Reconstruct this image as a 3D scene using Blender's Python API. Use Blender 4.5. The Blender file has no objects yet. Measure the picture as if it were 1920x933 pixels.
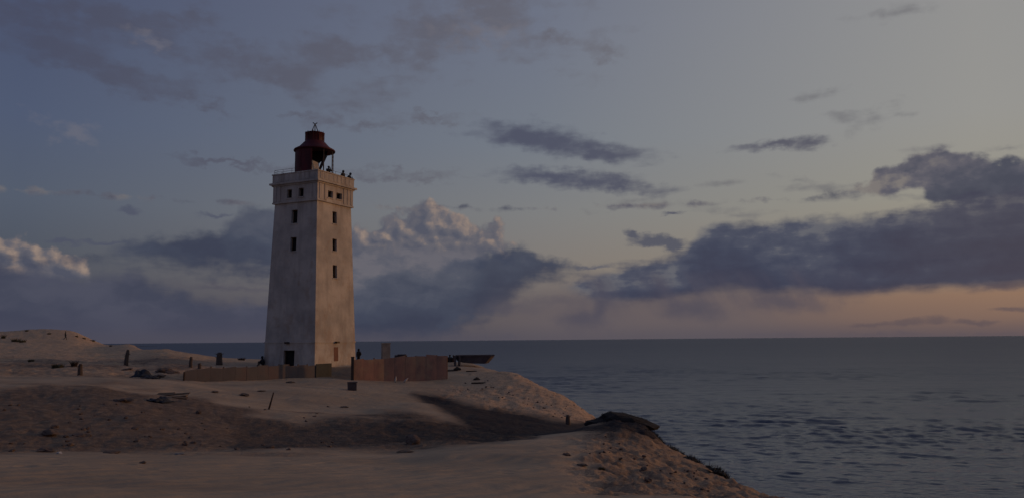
import bpy, bmesh, math, random
import numpy as np
from mathutils import Vector, Matrix

random.seed(7)
RNG = np.random.RandomState(7)
SC = bpy.context.scene
COL = SC.collection
R = math.radians

# ------------------------------------------------------------------ camera
EYE = Vector((0.0, 0.0, 2.7))
FPX = 1500.0                      # focal length in photo pixels (photo is 1920 x 933)
PITCH = R(6.47)
ROLL = R(0.5)
FW = Vector((0, math.cos(PITCH), math.sin(PITCH)))
R0 = Vector((1, 0, 0))
U0 = Vector((0, -math.sin(PITCH), math.cos(PITCH)))
RT = R0 * math.cos(ROLL) - U0 * math.sin(ROLL)
UP = U0 * math.cos(ROLL) + R0 * math.sin(ROLL)
cam_data = bpy.data.cameras.new('camera')
cam_data.sensor_width = 36.0
cam_data.lens = 36.0 * FPX / 1920.0
cam_data.clip_start = 0.1
cam_data.clip_end = 400000.0
cam = bpy.data.objects.new('camera', cam_data)
M = Matrix((RT, UP, -FW)).transposed().to_4x4()
M.translation = EYE
cam.matrix_world = M
COL.objects.link(cam)
SC.camera = cam


def ray(px, py):
    return FW + RT * ((px - 960.0) / FPX) + UP * (-(py - 466.5) / FPX)


def azel(px, py):
    d = ray(px, py)
    return math.degrees(math.atan2(d.x, d.y)), math.degrees(math.atan2(d.z, math.hypot(d.x, d.y)))


def at(px, py, rng):
    """the point on the sight line of a photo pixel at a horizontal range"""
    d = ray(px, py)
    return EYE + d * (rng / math.hypot(d.x, d.y))


def proj(x, y, z):
    """numpy: world -> photo pixel"""
    X, Y, Z = x - EYE.x, y - EYE.y, z - EYE.z
    f = X * FW.x + Y * FW.y + Z * FW.z
    f = np.where(f < 0.05, 0.05, f)
    a = X * RT.x + Y * RT.y + Z * RT.z
    b = X * UP.x + Y * UP.y + Z * UP.z
    return 960 + FPX * a / f, 466.5 - FPX * b / f


def lin(c):
    return tuple(((v / 255.0) / 12.92 if v / 255.0 <= 0.04045 else ((v / 255.0 + 0.055) / 1.055) ** 2.4) for v in c)


# ------------------------------------------------------------------ view, world, sun
SC.view_settings.view_transform = 'Standard'
SC.view_settings.look = 'None'
SC.view_settings.gamma = 1.0
SC.view_settings.exposure = 0.0
SC.view_settings.use_curve_mapping = False

SC.cycles.max_bounces = 4
SC.cycles.diffuse_bounces = 2
SC.cycles.glossy_bounces = 2
SC.cycles.use_adaptive_sampling = True
SC.cycles.adaptive_threshold = 0.02

SUN_AZ, SUN_EL = 76.0, 4.5
WORLD_STRENGTH = 0.1

world = bpy.data.worlds.new("World")
SC.world = world
world.use_nodes = True
WT = world.node_tree
WT.nodes.clear()


class S:
    """tiny wrapper so shader maths can be written as expressions"""
    def __init__(self, t, s):
        self.t, self.s = t, s

    def _m(self, op, o=None, p=None, clamp=False):
        n = self.t.nodes.new('ShaderNodeMath')
        n.operation = op
        n.use_clamp = clamp
        for i, v in enumerate((self, o, p)):
            if v is None:
                continue
            if isinstance(v, S):
                self.t.links.new(v.s, n.inputs[i])
            else:
                n.inputs[i].default_value = v
        return S(self.t, n.outputs[0])

    def __add__(self, o): return self._m('ADD', o)
    def __sub__(self, o): return self._m('SUBTRACT', o)
    def __mul__(self, o): return self._m('MULTIPLY', o)
    def __truediv__(self, o): return self._m('DIVIDE', o)
    def rsub(self, c):
        n = self.t.nodes.new('ShaderNodeMath'); n.operation = 'SUBTRACT'
        n.inputs[0].default_value = c
        self.t.links.new(self.s, n.inputs[1])
        return S(self.t, n.outputs[0])
    def min(self, o): return self._m('MINIMUM', o)
    def max(self, o): return self._m('MAXIMUM', o)
    def smin(self, o, k): return self._m('SMOOTH_MIN', o, k)
    def clamp(self): return self._m('ADD', 0.0, None, True)

    def mapr(self, a, b, c=0.0, d=1.0, smooth=True):
        n = self.t.nodes.new('ShaderNodeMapRange')
        n.interpolation_type = 'SMOOTHSTEP' if smooth else 'LINEAR'
        n.clamp = True
        for i, v in zip((1, 2, 3, 4), (a, b, c, d)):
            n.inputs[i].default_value = v
        self.t.links.new(self.s, n.inputs[0])
        return S(self.t, n.outputs[0])


def xyz(t, x, y, z=None):
    n = t.nodes.new('ShaderNodeCombineXYZ')
    for i, v in enumerate((x, y, z)):
        if isinstance(v, S):
            t.links.new(v.s, n.inputs[i])
        elif v is not None:
            n.inputs[i].default_value = v
    return S(t, n.outputs[0])


def vscale(t, v, sc, off=(0, 0, 0), rot=0.0):
    n = t.nodes.new('ShaderNodeMapping')
    n.inputs['Location'].default_value = off
    n.inputs['Rotation'].default_value = (0, 0, rot)
    n.inputs['Scale'].default_value = sc
    t.links.new(v.s, n.inputs['Vector'])
    return S(t, n.outputs[0])


def vadd(t, a, b, k=1.0):
    n = t.nodes.new('ShaderNodeVectorMath')
    n.operation = 'MULTIPLY_ADD'
    t.links.new(b.s, n.inputs[0])
    n.inputs[1].default_value = (k, k, k)
    t.links.new(a.s, n.inputs[2])
    return S(t, n.outputs[0])


def noise(t, v, scale, detail=4.0, rough=0.55, dist=0.0, dims='2D', color=False, lac=2.0):
    n = t.nodes.new('ShaderNodeTexNoise')
    n.noise_dimensions = dims
    n.inputs['Scale'].default_value = scale
    n.inputs['Detail'].default_value = detail
    n.inputs['Roughness'].default_value = rough
    n.inputs['Lacunarity'].default_value = lac
    n.inputs['Distortion'].default_value = dist
    if v is not None:
        t.links.new(v.s, n.inputs['Vector'])
    return S(t, n.outputs['Color' if color else 0])


def cmix(t, f, a, b, blend='MIX'):
    n = t.nodes.new('ShaderNodeMix')
    n.data_type = 'RGBA'
    n.blend_type = blend
    n.clamp_factor = True
    for i, v in ((0, f), (6, a), (7, b)):
        if isinstance(v, S):
            t.links.new(v.s, n.inputs[i])
        elif i == 0:
            n.inputs[0].default_value = v
        else:
            n.inputs[i].default_value = (*v, 1.0)
    return S(t, n.outputs[2])


def ramp(t, f, stops, interp='LINEAR'):
    n = t.nodes.new('ShaderNodeValToRGB')
    n.color_ramp.interpolation = interp
    e = n.color_ramp.elements
    while len(e) < len(stops):
        e.new(0.5)
    for k, (p, c) in zip(e, stops):
        k.position = p
        k.color = (*c, 1.0)
    t.links.new(f.s, n.inputs[0])
    return S(t, n.outputs[0])


def build_sky():
    t = WT
    tc = t.nodes.new('ShaderNodeTexCoord')
    sep = t.nodes.new('ShaderNodeSeparateXYZ')
    t.links.new(tc.outputs['Generated'], sep.inputs[0])
    X, Y, Z = (S(t, sep.outputs[i]) for i in range(3))
    u = X._m('ARCTAN2', Y) * (180 / math.pi)
    v = Z._m('ARCSINE') * (180 / math.pi)
    P = xyz(t, u, v)

    # the clear air: four elevation ramps blended round the compass
    vv = v.mapr(0, 60, smooth=False)

    def air(stops):
        return ramp(t, vv, [(e / 60.0, lin(c)) for e, c in stops])
    left = air([(0, (66, 68, 86)), (2.5, (70, 72, 88)), (5.5, (79, 84, 97)), (9, (84, 92, 109)), (14, (80, 90, 115)), (22, (75, 83, 110)), (60, (60, 66, 94))])
    mid = air([(0, (90, 85, 92)), (2, (100, 92, 95)), (5, (130, 122, 117)), (9, (127, 127, 128)), (14, (119, 125, 135)), (22, (112, 118, 135)), (60, (76, 84, 112))])
    right = air([(0, (112, 94, 92)), (2.6, (142, 112, 95)), (5, (152, 138, 120)), (9, (153, 148, 136)), (14, (152, 150, 146)), (22, (149, 148, 147)), (45, (104, 108, 122)), (60, (78, 86, 112))])
    sunw = air([(0, (165, 108, 78)), (3, (205, 140, 92)), (6, (205, 165, 120)), (12, (185, 172, 146)), (22, (165, 160, 150)), (60, (110, 112, 118))])
    c = cmix(t, u.mapr(-32, 2, smooth=False), left, mid)
    c = cmix(t, u.mapr(2, 31, smooth=False), c, right)
    c = cmix(t, u.mapr(33, 74), c, sunw)
    back = air([(0, (78, 76, 92)), (5, (96, 92, 106)), (12, (92, 96, 118)), (24, (76, 84, 112)), (60, (58, 66, 94))])
    c = cmix(t, u.mapr(80, 125), c, back)
    c = cmix(t, u.mapr(-75, -42).rsub(1.0), c, back)

    # physical sky for the same sun, mixed in
    sky = t.nodes.new('ShaderNodeTexSky')
    sky.sky_type = 'NISHITA'
    sky.sun_disc = False
    sky.sun_elevation = R(SUN_EL)
    sky.sun_rotation = R(SUN_AZ)
    sky.altitude = 60
    sky.air_density = 1.0
    sky.dust_density = 1.5
    sky.ozone_density = 1.5
    nis = cmix(t, 1.0, S(t, sky.outputs[0]), (0.075, 0.075, 0.075), 'MULTIPLY')
    c = cmix(t, 0.07, c, nis)
    clear = c

    # shared noises
    warp = noise(t, vscale(t, P, (1, 1.8, 1)), 0.55, 5, 0.6, color=True)
    wv = t.nodes.new('ShaderNodeVectorMath'); wv.operation = 'SUBTRACT'
    t.links.new(warp.s, wv.inputs[0]); wv.inputs[1].default_value = (0.5, 0.5, 0.5)
    warp = S(t, wv.outputs[0])
    Pw = vadd(t, P, warp, 2.6)           # strongly warped
    Pl = vadd(t, P, warp, 0.6)
    Ps = vadd(t, P, warp, 1.2)           # lightly warped
    streak = noise(t, vscale(t, P, (0.36, 1.7, 1), rot=0.05), 0.8, 5, 0.55)
    puff = noise(t, vscale(t, P, (1, 1.35, 1)), 0.75, 6, 0.52)
    broad = noise(t, vscale(t, P, (0.5, 1.0, 1), (3, 7, 0)), 0.22, 4, 0.55)

    def field(P_, ells, k=0.35):
        acc = None
        for e in ells:
            cx, cy, rx, ry = e[:4]
            rot = e[4] if len(e) > 4 else 0.0
            a, b = azel(cx, cy)
            ca = math.cos(R(a)) ** 2
            n = t.nodes.new('ShaderNodeMapping')
            n.vector_type = 'TEXTURE'
            n.inputs['Location'].default_value = (a, b, 0)
            n.inputs['Rotation'].default_value = (0, 0, R(-rot + 0.5))
            n.inputs['Scale'].default_value = (rx / 26.2 * ca, ry / 26.2, 1)
            # each shape waits for the one before it (keeps the compiled shader's working set small)
            t.links.new((P_ if acc is None else vadd(t, P_, acc, 1e-7)).s, n.inputs['Vector'])
            l = t.nodes.new('ShaderNodeVectorMath'); l.operation = 'LENGTH'
            t.links.new(n.outputs[0], l.inputs[0])
            s = S(t, l.outputs['Value'])
            acc = s if acc is None else acc.smin(s, k)
        return acc.rsub(1.0)             # > 0 inside

    un = u.mapr(-40, 40, smooth=False)

    def curve(pts, dv=0.0):
        """a skyline given as photo points, as elevation (deg) over bearing"""
        n = t.nodes.new('ShaderNodeFloatCurve')
        q = sorted(((azel(px, py)[0] + 40) / 80.0, (azel(px, py)[1] + dv) / 25.0) for px, py in pts)
        cm = n.mapping.curves[0]
        while len(cm.points) < len(q):
            cm.points.new(0.5, 0.5)
        for k, (a_, b_) in zip(cm.points, q):
            k.location = (min(max(a_, 0), 1), min(max(b_, 0), 1)); k.handle_type = 'AUTO_CLAMPED'
        n.mapping.extend = 'HORIZONTAL'
        n.mapping.update()
        t.links.new(un.s, n.inputs['Value'])
        return S(t, n.outputs[0]) * 25.0

    def slab(top, bot, nt, nb, kb=1.0):
        """depth inside a cloud deck in degrees, its edges frayed by noise"""
        a_ = curve(top) - v + nt
        b_ = (v - curve(bot)) * kb + nb
        return a_.smin(b_, 0.25), a_

    # --- high thin veils
    hi = field(Pw, [(90, 50, 210, 62), (430, 98, 120, 34, 4), (250, 150, 150, 22, 12), (385, 195, 80, 13, 16),
                    (330, 35, 120, 22), (570, 165, 55, 34), (700, 145, 70, 26), (930, 14, 170, 34, 4), (1035, 70, 70, 18),
                    (1140, 98, 50, 17), (680, 235, 95, 13), (810, 218, 70, 11), (430, 306, 110, 7, 4), (745, 328, 130, 13, 3),
                    (560, 214, 50, 7), (700, 100, 300, 36, -4), (150, 30, 320, 60), (480, 130, 300, 44, 8), (200, 130, 260, 30, 10), (860, 60, 260, 50, 6)])
    veil_n = noise(t, vscale(t, Ps, (0.55, 1.15, 1), (2, 9, 0)), 0.42, 5, 0.46)
    a = (hi * 0.9 + (veil_n - 0.5) * 2.6 + (puff - 0.5) * 0.7 + (streak - 0.5) * 0.8).mapr(-0.25, 1.15) * 0.68
    hic = cmix(t, u.mapr(-32, 10, smooth=False), lin((72, 74, 92)), lin((102, 99, 105)))
    c = cmix(t, a, c, hic)
    pale = field(Pw, [(262, 62, 40, 20, 15), (300, 85, 40, 14), (130, 245, 100, 26, 8), (900, 60, 120, 30), (230, 560, 10, 4)])
    c = cmix(t, (pale + (puff - 0.5) * 2.0).mapr(0.0, 1.1) * 0.30, c, lin((126, 120, 124)))

    # --- low grey-blue decks behind the tower and along the left horizon
    nA, nB = (puff - 0.5) * 1.5, (streak - 0.5) * 1.3
    tone = noise(t, vscale(t, Ps, (0.45, 1.0, 1), (11, 5, 0)), 0.42, 5, 0.52)
    # ---- cumulus heads catching the last sun (lit from the right)
    def cumulus(P_):
        e = [(805, 418, 48, 34), (840, 428, 48, 28), (870, 440, 44, 26), (905, 458, 34, 18), (760, 436, 44, 26), (715, 448, 48, 20), (820, 458, 130, 44), (700, 470, 80, 40),
             (18, 478, 66, 26, 10), (75, 490, 66, 24, 18), (130, 503, 46, 14, 14), (40, 510, 130, 26)]
        f = field(P_, e, 0.12)
        n1 = noise(t, vscale(t, P_, (1, 1, 1), (1.7, 3.1, 0)), 0.62, 5, 0.5)
        bl = t.nodes.new('ShaderNodeTexVoronoi')
        bl.feature = 'SMOOTH_F1'; bl.voronoi_dimensions = '2D'
        bl.inputs['Scale'].default_value = 0.6
        bl.inputs['Smoothness'].default_value = 0.6
        bl.inputs['Detail'].default_value = 1.6
        bl.inputs['Roughness'].default_value = 0.45
        t.links.new(P_.s, bl.inputs['Vector'])
        return f * 0.75 + (n1 - 0.5) * 1.3 - S(t, bl.outputs['Distance']) * 0.34 + 0.36
    Pc = vadd(t, P, warp, 0.5)
    d0 = cumulus(Pc)
    off = t.nodes.new('ShaderNodeVectorMath'); off.operation = 'ADD'
    t.links.new(Pc.s, off.inputs[0]); off.inputs[1].default_value = (0.34, 0.20, 0)
    d1 = cumulus(S(t, off.outputs[0]))
    lit = ((d0 - d1) * 1.25 + 0.30).clamp()
    high = v.mapr(4.6, 7.2)
    high = high.max(u.mapr(-22, -20).rsub(1.0) * v.mapr(3.4, 4.8))
    lit = lit * high
    cc = ramp(t, lit, [(0.0, lin((80, 83, 98))), (0.4, lin((100, 98, 106))), (0.75, lin((140, 124, 116))), (1.0, lin((164, 143, 128)))])
    base_fade = v.mapr(2.8, 4.4)
    c = cmix(t, d0.mapr(-0.04, 0.26) * base_fade * 0.92, c, cc)

    d1, e1 = slab([(140, 488), (200, 474), (250, 452), (330, 446), (365, 442), (410, 432), (432, 424), (445, 396), (475, 389), (520, 396), (600, 430), (650, 462), (700, 462), (760, 466), (860, 470), (930, 474), (985, 468), (1012, 478), (1042, 488), (1072, 497), (1120, 512)],
                  [(140, 480), (200, 478), (260, 489), (330, 498), (420, 507), (500, 516), (545, 560), (585, 620), (640, 640), (740, 640), (800, 634), (850, 620), (900, 598), (945, 572), (980, 542), (1012, 524), (1050, 509), (1072, 501), (1120, 495)],
                  nA * 0.8 + nB * 0.6, nB * 0.6 + nA * 0.4, 0.5)
    d2, e2 = slab([(-60, 470), (0, 488), (60, 494), (110, 506), (170, 515), (225, 508), (258, 506), (285, 524), (345, 542), (400, 562), (450, 556), (500, 562), (560, 590), (640, 600), (720, 608), (800, 618), (860, 626), (900, 634)],
                  [(-60, 640), (0, 640), (200, 640), (400, 640), (640, 636), (760, 634), (860, 634), (900, 636)], nA * 0.8 + nB * 0.8, nB * 0.0)
    lo = field(Ps, [(240, 398, 26, 7), (120, 456, 36, 6), (1110, 498, 44, 5), (200, 455, 60, 5), (400, 402, 40, 6)], 0.25)
    a = (lo * 0.8 + nA * 0.3 + nB * 0.4).mapr(-0.1, 0.6) * 0.7
    c = cmix(t, a, c, lin((76, 80, 98)))
    a = d2.mapr(-0.3, 0.9) * 0.88
    c2 = cmix(t, tone.mapr(0.3, 0.7), lin((62, 66, 84)), lin((76, 78, 94)))
    c2 = cmix(t, v.mapr(0.2, 2.6).rsub(1.0) * 0.7, c2, lin((71, 71, 87)))
    c = cmix(t, a, c, c2)
    a = (d1 + nA * 0.18).mapr(-0.5, 0.5) * 0.94
    deep = curve([(140, 480), (300, 470), (430, 460), (500, 480), (640, 590), (700, 598), (860, 590), (930, 520), (1000, 500), (1100, 500)])
    sh = ((v - deep).mapr(-1.2, 3.6, smooth=False) * 0.75 + (tone - 0.5) * 1.5 + 0.05 + (puff - 0.5) * 0.35).clamp()
    c1 = ramp(t, sh, [(0.0, lin((57, 62, 80))), (0.4, lin((65, 71, 88))), (0.75, lin((80, 84, 98))), (1.0, lin((104, 102, 110)))])
    c = cmix(t, a, c, c1)
    mau = field(Ps, [(1040, 566, 130, 14), (960, 575, 90, 16), (420, 540, 120, 8, 4), (1120, 590, 40, 26)], 0.3)
    c = cmix(t, (mau * 0.8 + nB * 0.5 + nA * 0.3).mapr(-0.3, 1.0) * 0.75, c, lin((78, 76, 88)))

    # --- lens clouds and wisps
    le = field(Ps, [(985, 256, 125, 29, 5), (1120, 285, 125, 23, 6), (1050, 270, 150, 28, 8), (1050, 331, 145, 17, 4), (1165, 350, 110, 18, 8), (1110, 340, 110, 19, 4),
                    (1450, 270, 90, 11, -4), (1520, 268, 50, 16, 4),                                         (1260, 400, 24, 6)], 0.2)
    wi = field(Pl, [(1530, 352, 110, 13, 8), (1590, 368, 120, 11, 0), (1500, 340, 60, 9, 12), (1690, 369, 80, 7), (1240, 382, 80, 8), (1350, 396, 50, 12, 8), (1190, 378, 60, 8), (1325, 381, 80, 8), (1100, 394, 36, 8, 12), (1380, 405, 70, 9), (1110, 498, 50, 7), (1640, 224, 70, 16, -18), (1585, 214, 46, 14, 10), (1530, 178, 60, 12, -4), (1680, 217, 60, 9), (1360, 345, 60, 8), (1740, 280, 50, 8), (1890, 276, 60, 6), (1680, 24, 90, 14)], 0.2)
    c = cmix(t, (wi * 0.7 + (puff - 0.5) * 1.4 + (streak - 0.5) * 1.2).mapr(-0.1, 1.1) * 0.6, c, lin((104, 103, 108)))
    d = le * 0.85 + (puff - 0.5) * 0.55 + (streak - 0.5) * 0.8
    a = d.mapr(-0.15, 0.75) * 0.9
    lec = cmix(t, u.mapr(0, 22), lin((75, 78, 96)), lin((84, 84, 97)))
    c = cmix(t, a, c, lec)

    # --- the big bank on the right: a ragged upper lobe and a long flat-bottomed body
    rag = u.mapr(9, 15).rsub(1.0) * 0.25 + 0.42
    d3, e3 = slab([(1560, 372), (1600, 355), (1625, 346), (1650, 318), (1685, 306), (1730, 290), (1800, 288), (1850, 298), (1900, 300), (1990, 302)],
                  [(1560, 362), (1600, 358), (1650, 366), (1690, 357), (1715, 352), (1742, 372), (1800, 378), (1850, 384), (1990, 395)],
                  nA * 0.9 + nB * 0.45, nA * 0.6 + nB * 0.5)
    sh = (e3.mapr(0.0, 2.6, smooth=False) * 0.6 + (tone - 0.5) * 2.2 + (puff - 0.5) * 0.8 + 0.22).clamp()
    ck = ramp(t, sh, [(0.0, lin((122, 116, 114))), (0.3, lin((94, 92, 102))), (0.65, lin((75, 77, 91))), (1.0, lin((67, 70, 85)))])
    c = cmix(t, (d3 + nA * 0.12).mapr(-0.35, 0.25) * 0.95, c, ck)
    d4, e4 = slab([(1040, 552), (1085, 528), (1115, 512), (1150, 503), (1200, 491), (1250, 484), (1278, 472), (1300, 448), (1325, 425), (1350, 416), (1400, 421), (1500, 413), (1560, 410), (1640, 403), (1700, 398), (1745, 390), (1785, 378), (1815, 366), (1920, 362), (1990, 358)],
                  [(1040, 530), (1090, 552), (1130, 568), (1200, 568), (1260, 562), (1330, 550), (1380, 546), (1440, 554), (1462, 554), (1500, 547), (1580, 553), (1640, 545), (1700, 535), (1780, 533), (1840, 536), (1920, 528), (1990, 524)],
                  nA * 0.55 + nB * (rag + 0.12), nB * 0.32 + nA * 0.2, 0.7)
    sh = (e4.mapr(0.0, 4.6, smooth=False) * 0.78 + (tone - 0.5) * 1.5 + (puff - 0.5) * 0.6 + (streak - 0.5) * 0.6 + 0.10).clamp()
    bk = ramp(t, sh, [(0.0, lin((98, 99, 107))), (0.22, lin((75, 79, 95))), (0.55, lin((63, 68, 87))), (1.0, lin((58, 61, 80)))])
    bk = cmix(t, u.mapr(18, 34) * 0.4, bk, lin((77, 69, 76)))
    soft = u.mapr(21, 26).rsub(1.0) * 0.3 + 0.2
    n_ = t.nodes.new('ShaderNodeMapRange'); n_.interpolation_type = 'SMOOTHSTEP'
    t.links.new(d4.s, n_.inputs[0]); n_.inputs[1].default_value = -0.4; t.links.new(soft.s, n_.inputs[2])
    c = cmix(t, S(t, n_.outputs[0]) * 0.97, c, bk)
    sm = field(Ps, [(1225, 452, 50, 15, 8), (1255, 455, 40, 10), (1190, 440, 20, 9, 20)], 0.25)
    c = cmix(t, (sm + nA * 0.5 + nB * 0.45).mapr(-0.2, 0.6) * 0.92, c, lin((82, 84, 97)))

    mauve = v.mapr(2.2, 4.6).rsub(1.0) * u.mapr(13, 25).rsub(1.0) * u.mapr(-3, 4)
    c = cmix(t, mauve * d4.mapr(-0.2, 0.4).rsub(1.0) * 0.7, c, lin((99, 91, 95)))
    # --- rain shafts under the bank
    rn = noise(t, xyz(t, u + v * 0.55, v * 0.06), 0.42, 3, 0.5)
    shaft = v.mapr(0.6, 4.2) * v.mapr(3.8, 5.2).rsub(1.0) * u.mapr(3, 7) * u.mapr(19, 25).rsub(1.0)
    c = cmix(t, shaft * rn.mapr(0.36, 0.75) * 0.85, c, lin((78, 75, 88)))
    col_ = field(Pl, [(1122, 585, 22, 44, 14), (1470, 566, 120, 24, 4), (1300, 580, 90, 30, 6), (1090, 600, 60, 30)], 0.2)
    c = cmix(t, (col_ + (puff - 0.5) * 0.6).mapr(-0.1, 1.0) * 0.7, c, lin((76, 74, 87)))
    hz = v.mapr(0.0, 1.3).rsub(1.0) * 0.45
    c = cmix(t, hz * u.mapr(40, 60).rsub(1.0), c, lin((80, 77, 88)))
    # small low clouds by the right horizon
    lw = field(Pl, [(1700, 604, 60, 8, -6), (1755, 600, 34, 9, 6), (1640, 608, 70, 6), (1890, 578, 50, 5), (1880, 537, 70, 7, -6), (1830, 604, 50, 5)], 0.2)
    c = cmix(t, (lw + (puff - 0.5) * 0.8 + (streak - 0.5) * 0.7).mapr(-0.1, 0.8) * 0.6, c, lin((88, 78, 84)))

    # below the horizon
    c = cmix(t, v.mapr(-1.5, -0.2).rsub(1.0), c, lin((60, 62, 74)))

    # clouds lie over the western and northern sky; elsewhere the sky is clear and cheap to look up
    veil = u.mapr(-50, -40) * u.mapr(42, 56).rsub(1.0) * v.mapr(28, 36).rsub(1.0) * v.mapr(-3, -2)
    gate = veil._m('GREATER_THAN', 0.0)
    c = cmix(t, veil, clear, c)
    k = 1.0 / WORLD_STRENGTH
    out = t.nodes.new('ShaderNodeOutputWorld')
    mx = t.nodes.new('ShaderNodeMixShader')
    t.links.new(gate.s, mx.inputs[0])
    for i, cc_ in ((1, clear), (2, c)):
        bg = t.nodes.new('ShaderNodeBackground')
        bg.inputs[1].default_value = WORLD_STRENGTH
        t.links.new(cmix(t, 1.0, cc_, (k, k, k), 'MULTIPLY').s, bg.inputs[0])
        t.links.new(bg.outputs[0], mx.inputs[i])
    t.links.new(mx.outputs[0], out.inputs[0])


build_sky()

sun_data = bpy.data.lights.new('sun', 'SUN')
sun_data.energy = 0.7
sun_data.angle = R(1.5)
sun_data.color = (1.0, 0.45, 0.14)
sun = bpy.data.objects.new('sun', sun_data)
COL.objects.link(sun)
sd = Vector((math.sin(R(SUN_AZ)) * math.cos(R(SUN_EL)), math.cos(R(SUN_AZ)) * math.cos(R(SUN_EL)), math.sin(R(SUN_EL))))
sun.rotation_euler = (-sd).to_track_quat('-Z', 'Y').to_euler()
sun.location = sd * 300


# ------------------------------------------------------------------ materials
def mat(name):
    m = bpy.data.materials.new(name)
    m.use_nodes = True
    t = m.node_tree
    b = t.nodes['Principled BSDF']
    tc = t.nodes.new('ShaderNodeTexCoord')
    return m, t, b, S(t, tc.outputs['Object'])


def bump(t, b, h, strength, dist):
    n = t.nodes.new('ShaderNodeBump')
    n.inputs['Strength'].default_value = strength
    n.inputs['Distance'].default_value = dist
    t.links.new(h.s, n.inputs['Height'])
    t.links.new(n.outputs[0], b.inputs['Normal'])


def simple(name, c1, c2, scale=4.0, rough=0.8, bmp=0.3, dist=0.02, stretch=(1, 1, 1), metal=0.0, detail=5):
    m, t, b, P = mat(name)
    n = noise(t, vscale(t, P, stretch), scale, detail, 0.6, dims='3D')
    t.links.new(cmix(t, n.mapr(0.3, 0.7), c1, c2).s, b.inputs['Base Color'])
    b.inputs['Roughness'].default_value = rough
    b.inputs['Metallic'].default_value = metal
    b.inputs['Specular IOR Level'].default_value = 0.25
    bump(t, b, n, bmp, dist)
    return m


def plaster_mat():
    m, t, b, P = mat('weathered_plaster')
    blot = noise(t, P, 0.35, 6, 0.62, dims='3D')
    fine = noise(t, P, 3.2, 6, 0.65, dims='3D')
    drip = noise(t, vscale(t, P, (1.6, 1.6, 0.09)), 1.3, 5, 0.6, dims='3D')
    sp = t.nodes.new('ShaderNodeSeparateXYZ'); t.links.new(P.s, sp.inputs[0])
    z = S(t, sp.outputs[2])
    c = cmix(t, blot.mapr(0.32, 0.68), (0.375, 0.355, 0.33), (0.58, 0.54, 0.485))
    c = cmix(t, drip.mapr(0.50, 0.72) * 0.35, c, (0.29, 0.265, 0.24))
    low = z.mapr(0.5, 7.5).rsub(1.0)
    patch = noise(t, vscale(t, P, (1, 1, 0.7), (5, 2, 1)), 0.8, 7, 0.7, dims='3D')
    c = cmix(t, (patch + low * 0.10).mapr(0.53, 0.68) * 0.5, c, (0.36, 0.27, 0.205))
    c = cmix(t, (patch.rsub(1.0)).mapr(0.55, 0.66) * low * 0.6, c, (0.60, 0.54, 0.46))
    c = cmix(t, fine.mapr(0.56, 0.8) * 0.5, c, (0.30, 0.26, 0.235))
    # wet run-off under the string course and the head of the shaft
    run = z.mapr(13.6, 16.1) * drip.mapr(0.40, 0.66)
    c = cmix(t, run * 0.5, c, (0.32, 0.27, 0.23))
    t.links.new(c.s, b.inputs['Base Color'])
    b.inputs['Roughness'].default_value = 0.9
    b.inputs['Specular IOR Level'].default_value = 0.15
    bump(t, b, fine + blot, 0.5, 0.04)
    return m


MAT = {}
MAT['plaster'] = plaster_mat()
MAT['red'] = simple('rusty_red_paint', (0.11, 0.017, 0.022), (0.06, 0.013, 0.018), 1.6, 0.6, 0.25, 0.02, (1, 1, 0.35))
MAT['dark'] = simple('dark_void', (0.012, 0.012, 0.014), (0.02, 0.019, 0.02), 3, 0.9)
MAT['iron'] = simple('dark_iron', (0.05, 0.045, 0.045), (0.09, 0.06, 0.045), 6, 0.6, metal=0.4)
MAT['steel'] = simple('grey_steel', (0.25, 0.25, 0.26), (0.16, 0.15, 0.14), 6, 0.5, metal=0.5)
MAT['board'] = simple('weathered_boards', (0.20, 0.13, 0.08), (0.12, 0.08, 0.055), 3, 0.85, 0.4, 0.02, (6, 6, 0.6))
MAT['pale'] = simple('pale_panel', (0.62, 0.58, 0.52), (0.42, 0.38, 0.33), 1.6, 0.6)
MAT['grey'] = simple('grey_concrete', (0.30, 0.28, 0.26), (0.19, 0.18, 0.17), 1.5, 0.9, 0.5, 0.03)
MAT['darkconc'] = simple('dark_wet_concrete', (0.10, 0.085, 0.085), (0.06, 0.05, 0.055), 1.2, 0.85, 0.5, 0.04)
MAT['tarp'] = simple('dark_blue_tarp', (0.026, 0.032, 0.045), (0.05, 0.054, 0.066), 4, 0.8)
MAT['twig'] = simple('dead_twigs', (0.075, 0.05, 0.038), (0.04, 0.03, 0.025), 8, 0.9)
MAT['driftwood'] = simple('grey_driftwood', (0.15, 0.115, 0.09), (0.09, 0.07, 0.058), 7, 0.9, 0.4, 0.02, (0.4, 2, 2))
MAT['postwood'] = simple('weathered_post_wood', (0.12, 0.092, 0.076), (0.07, 0.055, 0.048), 5, 0.9, 0.5, 0.02, (3, 3, 0.5))
MAT['grass'] = simple('marram_grass', (0.085, 0.075, 0.04), (0.05, 0.05, 0.028), 3, 0.8)
MAT['turf'] = simple('dark_turf', (0.03, 0.026, 0.022), (0.055, 0.045, 0.035), 2.5, 0.95, 0.8, 0.06)
MAT['stone'] = simple('clay_clod', (0.17, 0.125, 0.10), (0.10, 0.076, 0.066), 5, 0.9, 0.5, 0.03)
MAT['skin'] = simple('skin', (0.42, 0.25, 0.18), (0.36, 0.21, 0.15), 12, 0.6, 0.1)
MAT['hair'] = simple('dark_hair', (0.03, 0.022, 0.018), (0.05, 0.035, 0.025), 30, 0.7)
MAT['jacket'] = simple('black_jacket', (0.014, 0.015, 0.02), (0.025, 0.026, 0.032), 9, 0.8)
MAT['jacket_navy'] = simple('navy_jacket', (0.016, 0.022, 0.045), (0.025, 0.032, 0.06), 9, 0.8)
MAT['jacket_brown'] = simple('brown_jacket', (0.04, 0.025, 0.02), (0.06, 0.04, 0.03), 9, 0.8)
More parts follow.
